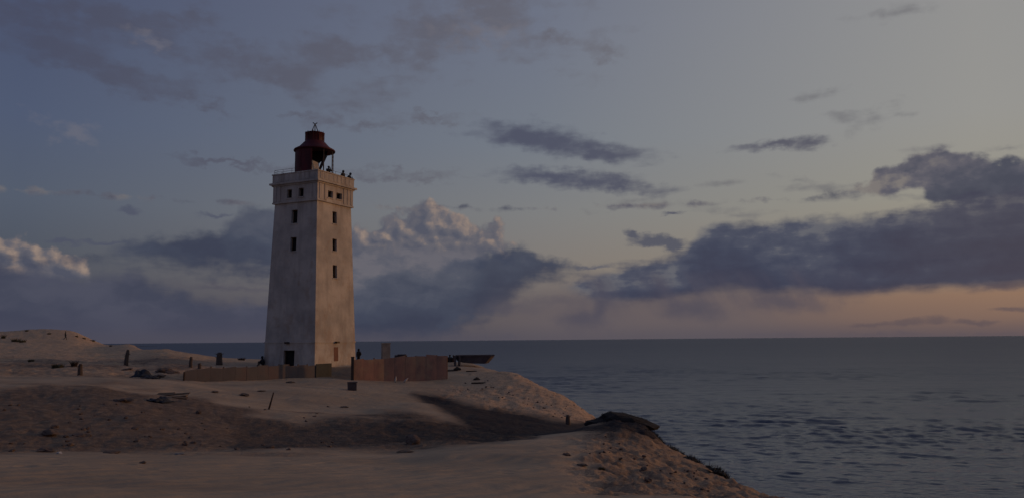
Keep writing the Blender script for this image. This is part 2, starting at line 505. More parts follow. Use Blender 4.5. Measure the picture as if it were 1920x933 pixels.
MAT['trousers'] = simple('dark_trousers', (0.018, 0.019, 0.025), (0.03, 0.03, 0.04), 9, 0.85)


def fence_mat(name, c1, c2, c3):
    m, t, b, P = mat(name)
    oi = t.nodes.new('ShaderNodeObjectInfo')
    rnd = S(t, oi.outputs['Random'])
    n = noise(t, vscale(t, P, (1.2, 1.2, 0.8)), 1.1, 7, 0.68, dims='3D')
    n2 = noise(t, vscale(t, P, (1, 1, 1), (4, 4, 2)), 0.7, 5, 0.6, dims='3D')
    c = cmix(t, n.mapr(0.35, 0.65), c1, c2)
    c = cmix(t, n2.mapr(0.45, 0.65) * 0.8, c, c3)
    c = cmix(t, rnd * 0.22, c, tuple(x * 0.7 for x in c2))
    t.links.new(c.s, b.inputs['Base Color'])
    b.inputs['Roughness'].default_value = 0.8
    b.inputs['Specular IOR Level'].default_value = 0.2
    bump(t, b, n, 0.4, 0.03)
    return m


MAT['rustpanel'] = fence_mat('rusty_panel', (0.38, 0.215, 0.16), (0.25, 0.16, 0.13), (0.38, 0.27, 0.18))
MAT['brownpanel'] = fence_mat('brown_panel', (0.108, 0.104, 0.110), (0.128, 0.120, 0.124), (0.14, 0.106, 0.106))
MAT['greenpanel'] = fence_mat('dark_green_grey_panel', (0.062, 0.068, 0.066), (0.048, 0.052, 0.052), (0.07, 0.068, 0.06))


# ------------------------------------------------------------------ mesh helpers
class MB:
    def __init__(self):
        self.v, self.f, self.m = [], [], []

    def face(self, idx, mi=0):
        self.f.append(tuple(idx)); self.m.append(mi)

    def add(self, verts, faces, mi=0):
        o = len(self.v)
        self.v += [tuple(p) for p in verts]
        for f in faces:
            self.face([i + o for i in f], mi)
        return self

    def box(self, c, s, rz=0.0, mi=0, mtx=None, jit=0.0):
        vs = []
        for dz in (-1, 1):
            for dx, dy in ((-1, -1), (1, -1), (1, 1), (-1, 1)):
                p = Vector((dx * s[0] / 2 + random.uniform(-jit, jit), dy * s[1] / 2 + random.uniform(-jit, jit), dz * s[2] / 2 + random.uniform(-jit, jit)))
                if mtx is not None:
                    p = mtx @ p
                if rz:
                    p = Matrix.Rotation(rz, 3, 'Z') @ p
                vs.append(p + Vector(c))
        return self.add(vs, [(3, 2, 1, 0), (4, 5, 6, 7), (0, 1, 5, 4), (1, 2, 6, 5), (2, 3, 7, 6), (3, 0, 4, 7)], mi)

    def tube(self, pts, rad, n=8, mi=0, cap=True):
        pts = [Vector(p) for p in pts]
        if not hasattr(rad, '__len__'):
            rad = [rad] * len(pts)
        rings = []
        o = len(self.v)
        for i, p in enumerate(pts):
            d = (pts[min(i + 1, len(pts) - 1)] - pts[max(i - 1, 0)]).normalized()
            a = d.orthogonal().normalized()
            if i:
                a = (pa - d * pa.dot(d)).normalized()
            pa = a
            b = d.cross(a)
            for k in range(n):
                w = 2 * math.pi * k / n
                self.v.append(tuple(p + (a * math.cos(w) + b * math.sin(w)) * rad[i]))
        for i in range(len(pts) - 1):
            for k in range(n):
                q = (k + 1) % n
                self.face((o + i * n + k, o + i * n + q, o + (i + 1) * n + q, o + (i + 1) * n + k), mi)
        if cap:
            self.face([o + k for k in reversed(range(n))], mi)
            e = o + (len(pts) - 1) * n
            self.face([e + k for k in range(n)], mi)
        return self

    def lathe(self, prof, n=32, c=(0, 0, 0), a0=0.0, a1=2 * math.pi, mi=0):
        full = abs(a1 - a0 - 2 * math.pi) < 1e-6
        cols = n if full else n + 1
        o = len(self.v)
        for r, z in prof:
            for k in range(cols):
                w = a0 + (a1 - a0) * k / n
                self.v.append((c[0] + r * math.cos(w), c[1] + r * math.sin(w), c[2] + z))
        for i in range(len(prof) - 1):
            for k in range(n):
                q = (k + 1) % cols
                self.face((o + i * cols + k, o + i * cols + q, o + (i + 1) * cols + q, o + (i + 1) * cols + k), mi)
        return self

    def build(self, name, mats, parent=None, smooth=False, loc=None):
        me = bpy.data.meshes.new(name)
        me.from_pydata(self.v, [], self.f)
        if not isinstance(mats, (list, tuple)):
            mats = [mats]
        for mm in mats:
            me.materials.append(mm)
        if len(mats) > 1:
            me.polygons.foreach_set('material_index', self.m)
        if smooth:
            me.polygons.foreach_set('use_smooth', [True] * len(me.polygons))
        bm = bmesh.new(); bm.from_mesh(me)
        bmesh.ops.recalc_face_normals(bm, faces=bm.faces)
        bm.to_mesh(me); bm.free()
        me.update()
        ob = bpy.data.objects.new(name, me)
        COL.objects.link(ob)
        if parent:
            ob.parent = parent
        if loc is not None:
            ob.location = loc
        return ob


def tag(o, label=None, cat=None, group=None, kind=None):
    if label: o['label'] = label
    if cat: o['category'] = cat
    if group: o['group'] = group
    if kind: o['kind'] = kind
    return o


def thing(name, label, cat, loc=(0, 0, 0), rz=0.0, group=None):
    o = bpy.data.objects.new(name, None)
    o.empty_display_size = 0.3
    COL.objects.link(o)
    o.location = loc
    o.rotation_euler = (0, 0, rz)
    return tag(o, label, cat, group)


def copy_tree(o, parent=None):
    c = o.copy()
    COL.objects.link(c)
    c.parent = parent
    for ch in list(o.children):
        copy_tree(ch, c)
    return c


# ------------------------------------------------------------------ numpy value noise
def _hash(ix, iy, seed):
    h = (ix.astype(np.int64) * 374761393 + iy.astype(np.int64) * 668265263 + seed * 1442695041) & 0xFFFFFFFF
    h = ((h ^ (h >> 13)) * 1274126177) & 0xFFFFFFFF
    return ((h ^ (h >> 16)) & 0xFFFF) / 65535.0


def vnoise(x, y, seed=0):
    ix, iy = np.floor(x), np.floor(y)
    fx, fy = x - ix, y - iy
    fx = fx * fx * fx * (fx * (fx * 6 - 15) + 10); fy = fy * fy * fy * (fy * (fy * 6 - 15) + 10)
    a, b = _hash(ix, iy, seed), _hash(ix + 1, iy, seed)
    c, d = _hash(ix, iy + 1, seed), _hash(ix + 1, iy + 1, seed)
    return (a + (b - a) * fx) + ((c + (d - c) * fx) - (a + (b - a) * fx)) * fy - 0.5


def fbm(x, y, octv=4, seed=0, gain=0.5):
    s, a = 0, 1.0
    for i in range(octv):
        s = s + a * vnoise(x * 2 ** i + 17.3 * i, y * 2 ** i - 9.1 * i, seed + i)
        a *= gain
    return s


def sstep(x, a, b):
    t_ = np.clip((x - a) / (b - a), 0, 1)
    return t_ * t_ * (3 - 2 * t_)


def pchip(xs, ys, xq):
    xs, ys = np.asarray(xs, float), np.asarray(ys, float)
    h = np.diff(xs); dl = np.diff(ys) / h
    m = np.zeros_like(ys)
    for i in range(1, len(xs) - 1):
        if dl[i - 1] * dl[i] > 0:
            w1, w2 = 2 * h[i] + h[i - 1], h[i] + 2 * h[i - 1]
            m[i] = (w1 + w2) / (w1 / dl[i - 1] + w2 / dl[i])
    m[0], m[-1] = dl[0], dl[-1]
    xq = np.clip(xq, xs[0], xs[-1])
    i = np.clip(np.searchsorted(xs, xq) - 1, 0, len(xs) - 2)
    s = (xq - xs[i]) / h[i]
    return ((2 * s ** 3 - 3 * s ** 2 + 1) * ys[i] + (s ** 3 - 2 * s ** 2 + s) * h[i] * m[i] + (-2 * s ** 3 + 3 * s ** 2) * ys[i + 1] + (s ** 3 - s ** 2) * h[i] * m[i + 1])


# ------------------------------------------------------------------ terrain: profiles along bearings (photo column, then range -> photo row)
NEAR = [(1.5, 'z', 0.95), (4, 'z', 0.92)]
PROF = {
    -900: NEAR + [(10, 'z', 0.8), (17, 'z', 0.3), (27, 'z', -0.7), (40, 'z', -0.2), (60, 'z', 0.8), (90, 'z', 3.0), (130, 'z', 5.5), (200, 'z', 5), (300, 'z', 5)],
    -200: NEAR + [(10, 935), (13, 890), (17, 860), (21, 848), (27, 840), (33, 800), (40, 760), (48, 724), (55, 708), (61, 705), (72, 690), (90, 670), (130, 657), (175, 644), (200, 631), (210, 622), (250, 'z', 4.0), (300, 'z', 1)],
    0: NEAR + [(10, 935), (13, 890), (17, 860), (21, 848), (27, 840), (33, 800), (40, 760), (48, 724), (55, 708), (61, 705), (72, 690), (90, 670), (130, 657), (175, 642), (200, 628), (210, 619), (250, 'z', 4.0), (300, 'z', 0)],
    80: NEAR + [(10, 935), (13, 890), (17, 860), (21, 848), (27, 840), (33, 800), (40, 760), (48, 724), (55, 708), (61, 705), (72, 690), (90, 670), (130, 657), (175, 641), (200, 625), (210, 614), (250, 'z', 4), (300, 'z', 0)],
    125: NEAR + [(10, 935), (13, 890), (17, 860), (21, 848), (27, 840), (33, 800), (40, 760), (48, 724), (55, 708), (61, 705), (72, 690), (90, 671), (130, 658), (175, 642), (200, 627), (210, 617), (250, 'z', 4), (300, 'z', 0)],
    180: NEAR + [(10, 935), (13, 890), (17, 860), (21, 849), (27, 841), (33, 800), (40, 760), (48, 725), (55, 709), (61, 706), (72, 690), (90, 673), (125, 660), (190, 646), (206, 642), (250, 'z', 0.5), (300, 'z', -2)],
    240: NEAR + [(10, 935), (13, 890), (17, 861), (21, 850), (27, 842), (33, 800), (41, 760), (49, 727), (56, 711), (62, 707), (72, 691), (90, 672), (115, 658), (150, 646), (175, 644), (205, 'z', 0.8), (300, 'z', -3)],
    300: NEAR + [(10, 935), (13, 890), (17, 862), (21, 850), (27, 842), (34, 800), (42, 760), (50, 728), (57, 712), (62, 708), (70, 692), (85, 671), (100, 659), (118, 654), (135, 'z', 0.5), (200, 'z', -4), (300, 'z', -4)],
    400: NEAR + [(10, 935), (13, 892), (17, 862), (21, 850), (28, 840), (35, 800), (43, 762), (50, 736), (58, 718), (63, 712), (72, 692), (85, 676), (100, 669), (120, 'z', 0.0), (200, 'z', -4), (300, 'z', -4)],
    500: NEAR + [(10, 935), (13, 894), (18, 862), (23, 846), (29, 836), (36, 802), (44, 768), (50, 746), (58, 722), (64, 712), (74, 694), (85, 681), (95, 674), (120, 'z', -0.5), (200, 'z', -5), (300, 'z', -5)],
    640: NEAR + [(10, 935), (13, 896), (17, 868), (24, 843), (30, 832), (38, 798), (46, 770), (54, 740), (62, 720), (68, 708), (76, 691), (84, 684), (95, 'z', -0.1), (130, 'z', -1), (200, 'z', -6), (300, 'z', -6)],
    760: NEAR + [(10, 935), (13, 898), (17, 868), (25, 838), (31, 828), (36, 806), (42, 782), (54, 748), (63, 724), (70, 708), (76, 697), (84, 685), (95, 'z', -0.3), (130, 'z', -2), (200, 'z', -8), (300, 'z', -8)],
    860: NEAR + [(10, 935), (13, 898), (17, 864), (26, 830), (31, 822), (36, 808), (43, 788), (50, 770), (55, 753), (63, 725), (71, 702), (78, 688), (86, 679), (100, 'z', -1), (200, 'z', -10), (300, 'z', -10)],
    960: NEAR + [(10, 935), (13, 900), (17, 864), (26, 824), (31, 816), (38, 805), (46, 792), (51, 778), (54, 767), (60, 738), (67, 708), (72, 695), (90, 'z', -2), (200, 'z', -12), (300, 'z', -12)],
    1060: NEAR + [(10, 935), (13, 902), (17, 868), (24, 826), (28, 814), (36, 811), (44, 806), (49, 799), (52, 790), (57, 768), (63, 745), (80, 'z', -5), (200, 'z', -14), (300, 'z', -14)],
    1100: NEAR + [(10, 935), (13, 905), (17, 872), (23, 830), (28, 812), (33, 796), (37, 792), (42, 808), (49, 806), (54, 793), (59, 772), (80, 'z', -6), (200, 'z', -14), (300, 'z', -14)],
    1150: NEAR + [(10, 936), (13, 908), (17, 877), (23, 836), (28, 812), (33, 790), (37, 782), (43, 'z', -2.6), (52, 'z', -3.2), (70, 'z', -6), (200, 'z', -16), (300, 'z', -16)],
    1200: NEAR + [(10, 937), (13, 912), (17, 884), (23, 846), (28, 820), (33, 797), (36, 793), (43, 'z', -3.0), (60, 'z', -6), (200, 'z', -18), (300, 'z', -18)],
    1250: NEAR + [(10, 940), (13, 918), (17, 893), (23, 862), (28, 842), (32, 835), (40, 'z', -3.4), (60, 'z', -7), (200, 'z', -20), (300, 'z', -20)],
    1310: NEAR + [(10, 946), (13, 926), (17, 906), (22, 886), (26, 873), (34, 'z', -3.6), (60, 'z', -9), (200, 'z', -22), (300, 'z', -22)],
    1400: NEAR + [(9, 'z', 0.3), (12, 950), (15, 934), (19, 917), (22, 908), (30, 'z', -3.8), (60, 'z', -12), (200, 'z', -25), (300, 'z', -25)],
    1480: NEAR + [(8, 'z', 0.3), (12, 962), (16, 940), (19, 930), (26, 'z', -4.2), (60, 'z', -15), (200, 'z', -30), (300, 'z', -30)],
    1620: NEAR + [(7, 'z', 0.3), (11, 'z', -0.7), (16, 'z', -2.2), (24, 'z', -6), (60, 'z', -20), (200, 'z', -40), (300, 'z', -40)],
    2000: NEAR + [(6, 'z', 0.4), (10, 'z', -0.8), (14, 'z', -2.5), (24, 'z', -8), (60, 'z', -25), (200, 'z', -50), (300, 'z', -50)],
    2900: NEAR + [(6, 'z', 0.4), (10, 'z', -0.8), (14, 'z', -2.5), (24, 'z', -8), (60, 'z', -25), (200, 'z', -50), (300, 'z', -50)],
}
LOGR = np.linspace(math.log(1.5), math.log(300), 380)
cols, Zc = [], []
for px in sorted(PROF):
    az = math.atan2(*(lambda d: (d.x, d.y))(ray(px, 760)))
    rs, zs = [], []
    for e in PROF[px]:
        rs.append(math.log(e[0]))
        zs.append(e[2] if e[1] == 'z' else at(px, e[1], e[0]).z)
    cols.append(az); Zc.append(pchip(rs, zs, LOGR))
cols = [-math.pi, -1.6] + cols + [1.6, math.pi]
rear = pchip([math.log(1.5), math.log(20), math.log(60), math.log(300)], [0.95, 0.6, 2.0, 6.0], LOGR)
Zc = [rear, 0.6 * rear + 0.4 * Zc[0]] + Zc + [Zc[-1], rear]
Zc = np.array(Zc)
AZD = np.linspace(-math.pi, math.pi, 3601)
ZG = np.zeros((len(AZD), len(LOGR)))
for j in range(len(LOGR)):
    ZG[:, j] = pchip(cols, Zc[:, j], AZD)
for _ in range(14):                      # soften
    ZG[1:-1] = 0.25 * ZG[:-2] + 0.5 * ZG[1:-1] + 0.25 * ZG[2:]
for _ in range(5):
    ZG[:, 1:-1] = 0.25 * ZG[:, :-2] + 0.5 * ZG[:, 1:-1] + 0.25 * ZG[:, 2:]


def land(x, y):
    r = np.clip(np.hypot(x, y), 1.5, 299.5)
    a = np.arctan2(x, y)
    i = (a + math.pi) / (2 * math.pi) * 3600
    j = (np.log(r) - LOGR[0]) / (LOGR[1] - LOGR[0])
    i0 = np.clip(np.floor(i).astype(int), 0, 3599); j0 = np.clip(np.floor(j).astype(int), 0, len(LOGR) - 2)
    fi, fj = i - i0, j - j0
    return (ZG[i0, j0] * (1 - fi) * (1 - fj) + ZG[i0 + 1, j0] * fi * (1 - fj) + ZG[i0, j0 + 1] * (1 - fi) * fj + ZG[i0 + 1, j0 + 1] * fi * fj)


EDGE_PX = [(1480, 930, 18.6), (1380, 905, 22), (1310, 873, 26), (1250, 838, 31), (1216, 805, 34), (1196, 795, 37.5), (1150, 800, 43), (1128, 795, 50), (1117, 782, 58), (1062, 746, 63.5),
           (1000, 709, 68.5), (952, 693, 73), (922, 684, 79), (890, 674, 86), (780, 670, 93), (640, 672, 96), (490, 673, 98), (400, 668, 105), (320, 659, 122), (262, 652, 160), (235, 649, 196), (195, 643, 236)]
EDGE = [(60, -260), (22, -60), (8.5, -4), (6.4, 8), (6.4, 14)] + [tuple(at(*e)[:2]) for e in EDGE_PX] + [(-170, 320), (-280, 430), (-420, 520)]
POLY = EDGE + [(-900, 520), (-900, -600), (60, -600)]


def edge_dist(x, y):
    """signed distance to the cliff edge, positive over the sea"""
    best = np.full(x.shape, 1e9)
    for (ax, ay), (bx, by) in zip(EDGE[:-1], EDGE[1:]):
        dx, dy = bx - ax, by - ay
        s = np.clip(((x - ax) * dx + (y - ay) * dy) / (dx * dx + dy * dy), 0, 1)
        best = np.minimum(best, np.hypot(x - ax - s * dx, y - ay - s * dy))
    ins = np.zeros(x.shape, bool)
    n = len(POLY)
    for i in range(n):
        (x1, y1), (x2, y2) = POLY[i], POLY[(i + 1) % n]
        if y1 == y2:
            continue
        hit = ((y1 > y) != (y2 > y)) & (x < (x2 - x1) * (y - y1) / (y2 - y1) + x1)
        ins ^= hit
    return np.where(ins, -best, best)


def interp_px(px, pts):
    return np.interp(px, [p[0] for p in pts], [p[1] for p in pts])


def in_poly(px, py, poly, soft=6.0):
    ins = np.zeros(px.shape, bool)
    dist = np.full(px.shape, 1e9)
    n = len(poly)
    for i in range(n):
        (x1, y1), (x2, y2) = poly[i], poly[(i + 1) % n]
        if y1 != y2:
            ins ^= ((y1 > py) != (y2 > py)) & (px < (x2 - x1) * (py - y1) / (y2 - y1) + x1)
        dx, dy = x2 - x1, y2 - y1
        s = np.clip(((px - x1) * dx + (py - y1) * dy) / (dx * dx + dy * dy), 0, 1)
        dist = np.minimum(dist, np.hypot(px - x1 - s * dx, py - y1 - s * dy))
    return sstep(np.where(ins, dist, -dist), -soft, soft)


def soil_masks(x, y, z):
    """which soil and painted shade lie where (plan bearings + ranges): gravelly clay, dark peat, rough eroded sand"""
    r = np.hypot(x, y)
    px, py = proj(x, y, z)
    front = (y > 1)
    w = fbm(x * 0.35, y * 0.35, 4, 11)
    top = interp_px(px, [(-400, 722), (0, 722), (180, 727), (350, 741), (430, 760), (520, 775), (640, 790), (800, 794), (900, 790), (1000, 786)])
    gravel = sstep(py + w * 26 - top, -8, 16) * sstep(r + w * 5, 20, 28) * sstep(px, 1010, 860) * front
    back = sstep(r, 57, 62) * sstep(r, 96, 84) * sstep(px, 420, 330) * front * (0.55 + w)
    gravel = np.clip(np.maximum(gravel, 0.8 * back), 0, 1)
    peat_shade = in_poly(px + w * 14, py + w * 8, [(770, 736), (840, 744), (905, 759), (1000, 776), (1066, 790), (1118, 786), (1150, 778), (1212, 786), (1240, 830), (1195, 826), (1150, 822), (1110, 812), (1060, 820), (960, 822), (900, 806), (830, 772)], 10) * front * sstep(r - np.interp(px, [1030, 1140], [29.0, 25.0]) + w * 2, 0, 3.5) * sstep(r, 70, 66)  # dark soil of mound and hollow; the hollow's shade is painted in too
    hollow_shade = in_poly(px + w * 30, py + w * 12, [(430, 780), (560, 788), (640, 782), (760, 778), (880, 790), (960, 800), (1000, 815), (930, 826), (800, 838), (640, 846), (430, 850)], 10) * front * sstep(r, 22, 27) * sstep(r, 62, 55)  # shade lying in the hollow, painted as darker ground
    gravel = np.maximum(gravel, hollow_shade)  # gravel mask also takes in the hollow's painted shade
    peat_shade = np.maximum(peat_shade, hollow_shade * (0.36 + 0.3 * sstep(px, 620, 780)))
    peat_shade = np.maximum(peat_shade, 0.6 * in_poly(px, py, [(600, 688), (664, 688), (664, 711), (640, 712), (600, 706)], 4) * front * sstep(r, 64, 67))  # shadow between fence and tower foot, painted onto the sand
    rough = np.maximum(sstep(px + w * 120, 1010, 1160) * sstep(r, 40, 36) * sstep(r, 9, 14), sstep(px + w * 90, 830, 900) * sstep(r, 51, 55) * sstep(py, 688, 700)) * front
    gravel = np.maximum(gravel, 0.6 * sstep(px + w * 60, 1070, 1150) * sstep(r, 40, 36) * sstep(r, 9, 14) * front)
    left = sstep(r, 60, 66) * sstep(px, 520, 400) * front * 0.7
    rough = np.maximum(rough, left)
    return gravel, peat_shade, rough


SEA_Z = -57.0


def height(x, y, masks=False):
    x = np.asarray(x, float); y = np.asarray(y, float)
    z0 = land(x, y)
    s = edge_dist(x, y) + fbm(x * 0.3, y * 0.3, 4, 3) * 1.3 * sstep(np.hypot(x, y), 12, 20)
    so = np.maximum(s, 0)
    z = z0 - 0.85 * so * so / (so + 1.6)
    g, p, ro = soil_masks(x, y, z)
    r = np.hypot(x, y)
    fine = fbm(x * 1.9, y * 1.9, 4, 21)
    clod = fbm(x * 4.2, y * 4.2, 3, 31)
    gul = np.abs(fbm(x * 0.35 + 0.2 * y, y * 1.3, 4, 41))
    grain = fbm(x * 9.0, y * 9.0, 2, 33)
    z = z + g * (fine * 0.05 + clod * 0.035 + grain * 0.02) + p * fine * 0.07 + ro * (fine * 0.10 + clod * 0.05 + grain * 0.03 - gul * 0.27)
    z = z + fbm(x * 0.22, y * 0.22, 3, 51) * 0.22 * sstep(r, 6, 25)
    z = z + fbm(x * 1.1, y * 1.1, 3, 61) * 0.028 + fbm(x * 0.10 + 5, y * 0.42, 2, 63) * 0.16 * sstep(r, 7, 11) * sstep(r, 26, 20)
    z = np.maximum(z, SEA_Z - 3)
    if masks:
        return z, g, p, ro, s
    return z


def H(x, y):
    return float(height(np.array([x]), np.array([y]))[0])


def ground(px, py, r0=6.0, r1=280.0):
    """where the sight line of a photo pixel meets the ground"""
    rs = np.exp(np.linspace(math.log(r0), math.log(r1), 1500))
    d = ray(px, py); k = math.hypot(d.x, d.y)
    xs, ys, zs = d.x / k * rs, d.y / k * rs, EYE.z + d.z / k * rs
    below = zs < height(xs, ys)
    i = int(np.argmax(below)) if below.any() else len(rs) - 1
    return Vector((xs[i], ys[i], H(xs[i], ys[i])))


def on_ground(px, rng):
    d = ray(px, 700); k = math.hypot(d.x, d.y)
    x, y = d.x / k * rng, d.y / k * rng
    return Vector((x, y, H(x, y)))


def ground_material():
    m, t, b, P = mat('dune_sand')
    at_ = t.nodes.new('ShaderNodeAttribute'); at_.attribute_name = 'soil'
    sp = t.nodes.new('ShaderNodeSeparateColor'); t.links.new(at_.outputs['Color'], sp.inputs[0])
    g, p, ro = (S(t, sp.outputs[i]) for i in range(3))
    n1 = noise(t, P, 0.22, 5, 0.6, dims='3D')
    n2 = noise(t, P, 2.3, 6, 0.65, dims='3D')
    n3 = noise(t, P, 9.0, 5, 0.7, dims='3D')
    sand = cmix(t, n1.mapr(0.35, 0.65), (0.51, 0.378, 0.258), (0.395, 0.298, 0.208))
    band = noise(t, vscale(t, P, (0.05, 0.35, 1), rot=0.12), 1.0, 4, 0.55, dims='3D')
    sand = cmix(t, band.mapr(0.48, 0.72) * 0.45, sand, (0.285, 0.215, 0.158))
    sand = cmix(t, n3.mapr(0.55, 0.75) * 0.35, sand, (0.30, 0.225, 0.16))
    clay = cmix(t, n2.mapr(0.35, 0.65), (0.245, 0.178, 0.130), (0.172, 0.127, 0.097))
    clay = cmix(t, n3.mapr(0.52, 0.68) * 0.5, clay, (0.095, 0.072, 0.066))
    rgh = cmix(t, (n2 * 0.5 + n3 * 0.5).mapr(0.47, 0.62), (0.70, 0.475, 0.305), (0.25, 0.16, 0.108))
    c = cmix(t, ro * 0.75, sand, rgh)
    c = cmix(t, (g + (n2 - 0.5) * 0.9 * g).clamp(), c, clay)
    peat_shade = cmix(t, n3.mapr(0.4, 0.7), (0.042, 0.036, 0.038), (0.07, 0.056, 0.052))  # colour of the dark soil and of the painted shade
    c = cmix(t, (p * 1.15 + (n2 - 0.5) * 0.6 * p).clamp(), c, peat_shade)
    t.links.new(c.s, b.inputs['Base Color'])
    b.inputs['Roughness'].default_value = 0.95
    b.inputs['Specular IOR Level'].default_value = 0.1
    rip = t.nodes.new('ShaderNodeTexWave')
    rip.inputs['Scale'].default_value = 1.1
    rip.inputs['Distortion'].default_value = 7.0
    rip.inputs['Detail'].default_value = 3.0
    rip.inputs['Detail Scale'].default_value = 0.8
    t.links.new(vscale(t, P, (0.5, 1.1, 1), rot=0.4).s, rip.inputs['Vector'])
    vo = t.nodes.new('ShaderNodeTexVoronoi')                     # trodden hollows
    vo.inputs['Scale'].default_value = 1.5
    t.links.new(vscale(t, P, (1, 1, 0.2)).s, vo.inputs['Vector'])
    tread = S(t, vo.outputs['Distance']).mapr(0.04, 0.30) * noise(t, P, 0.16, 3, 0.5, dims='3D').mapr(0.44, 0.58)
    h = tread * 0.5 * (g.max(ro).rsub(1.0)) + S(t, rip.outputs['Fac']) * 0.30 * (g.max(ro).rsub(1.0)) + n2 * (g.max(ro) * 0.5 + 0.2) + n3 * (g.max(ro) * 0.95 + 0.24)
    bump(t, b, h, 0.75, 0.085)
    return m


def build_ground():
    a_in = np.radians(np.arange(-37, 37.01, 0.11))
    az = np.concatenate([np.radians(np.arange(-180, -37, 3.0)), a_in, np.radians(np.arange(39, 180.01, 3.0))])
    r = np.exp(np.concatenate([np.linspace(math.log(1.2), math.log(9), 36)[:-1], np.linspace(math.log(9), math.log(135), 430)[:-1], np.linspace(math.log(135), math.log(260), 60)[:-1], np.linspace(math.log(260), math.log(1200), 40)]))
    A, RR = np.meshgrid(az, r, indexing='ij')
    X, Y = RR * np.sin(A), RR * np.cos(A)
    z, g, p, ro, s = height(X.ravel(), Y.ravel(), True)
    na, nr = A.shape
    verts = np.column_stack([X.ravel(), Y.ravel(), z])
    idx = np.arange(na * nr).reshape(na, nr)
    q = np.stack([idx[:-1, :-1], idx[:-1, 1:], idx[1:, 1:], idx[1:, :-1]], -1)
    zz = z.reshape(na, nr)
    keep = ~((zz[:-1, :-1] < SEA_Z - 2.5) & (zz[:-1, 1:] < SEA_Z - 2.5) & (zz[1:, 1:] < SEA_Z - 2.5) & (zz[1:, :-1] < SEA_Z - 2.5))
    q = q[keep]
    faces = q.reshape(-1, 4).tolist()
    c0 = len(verts)
    verts = np.vstack([verts, [[0, 0, 0.95]]])
    faces += [[c0, int(idx[i, 0]), int(idx[i + 1, 0])] for i in range(na - 1)]
    me = bpy.data.meshes.new('ground')
    me.from_pydata(verts.tolist(), [], faces)
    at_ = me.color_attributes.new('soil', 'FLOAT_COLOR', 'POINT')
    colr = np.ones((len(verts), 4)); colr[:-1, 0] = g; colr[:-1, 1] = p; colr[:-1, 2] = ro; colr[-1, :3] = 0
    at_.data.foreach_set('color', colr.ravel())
    me.polygons.foreach_set('use_smooth', [True] * len(me.polygons))
    me.materials.append(ground_material())
    me.update()
    if me.polygons[0].normal.z < 0:
        me.flip_normals()
    o = bpy.data.objects.new('ground', me)
    COL.objects.link(o)
    tag(o, kind='structure')


build_ground()


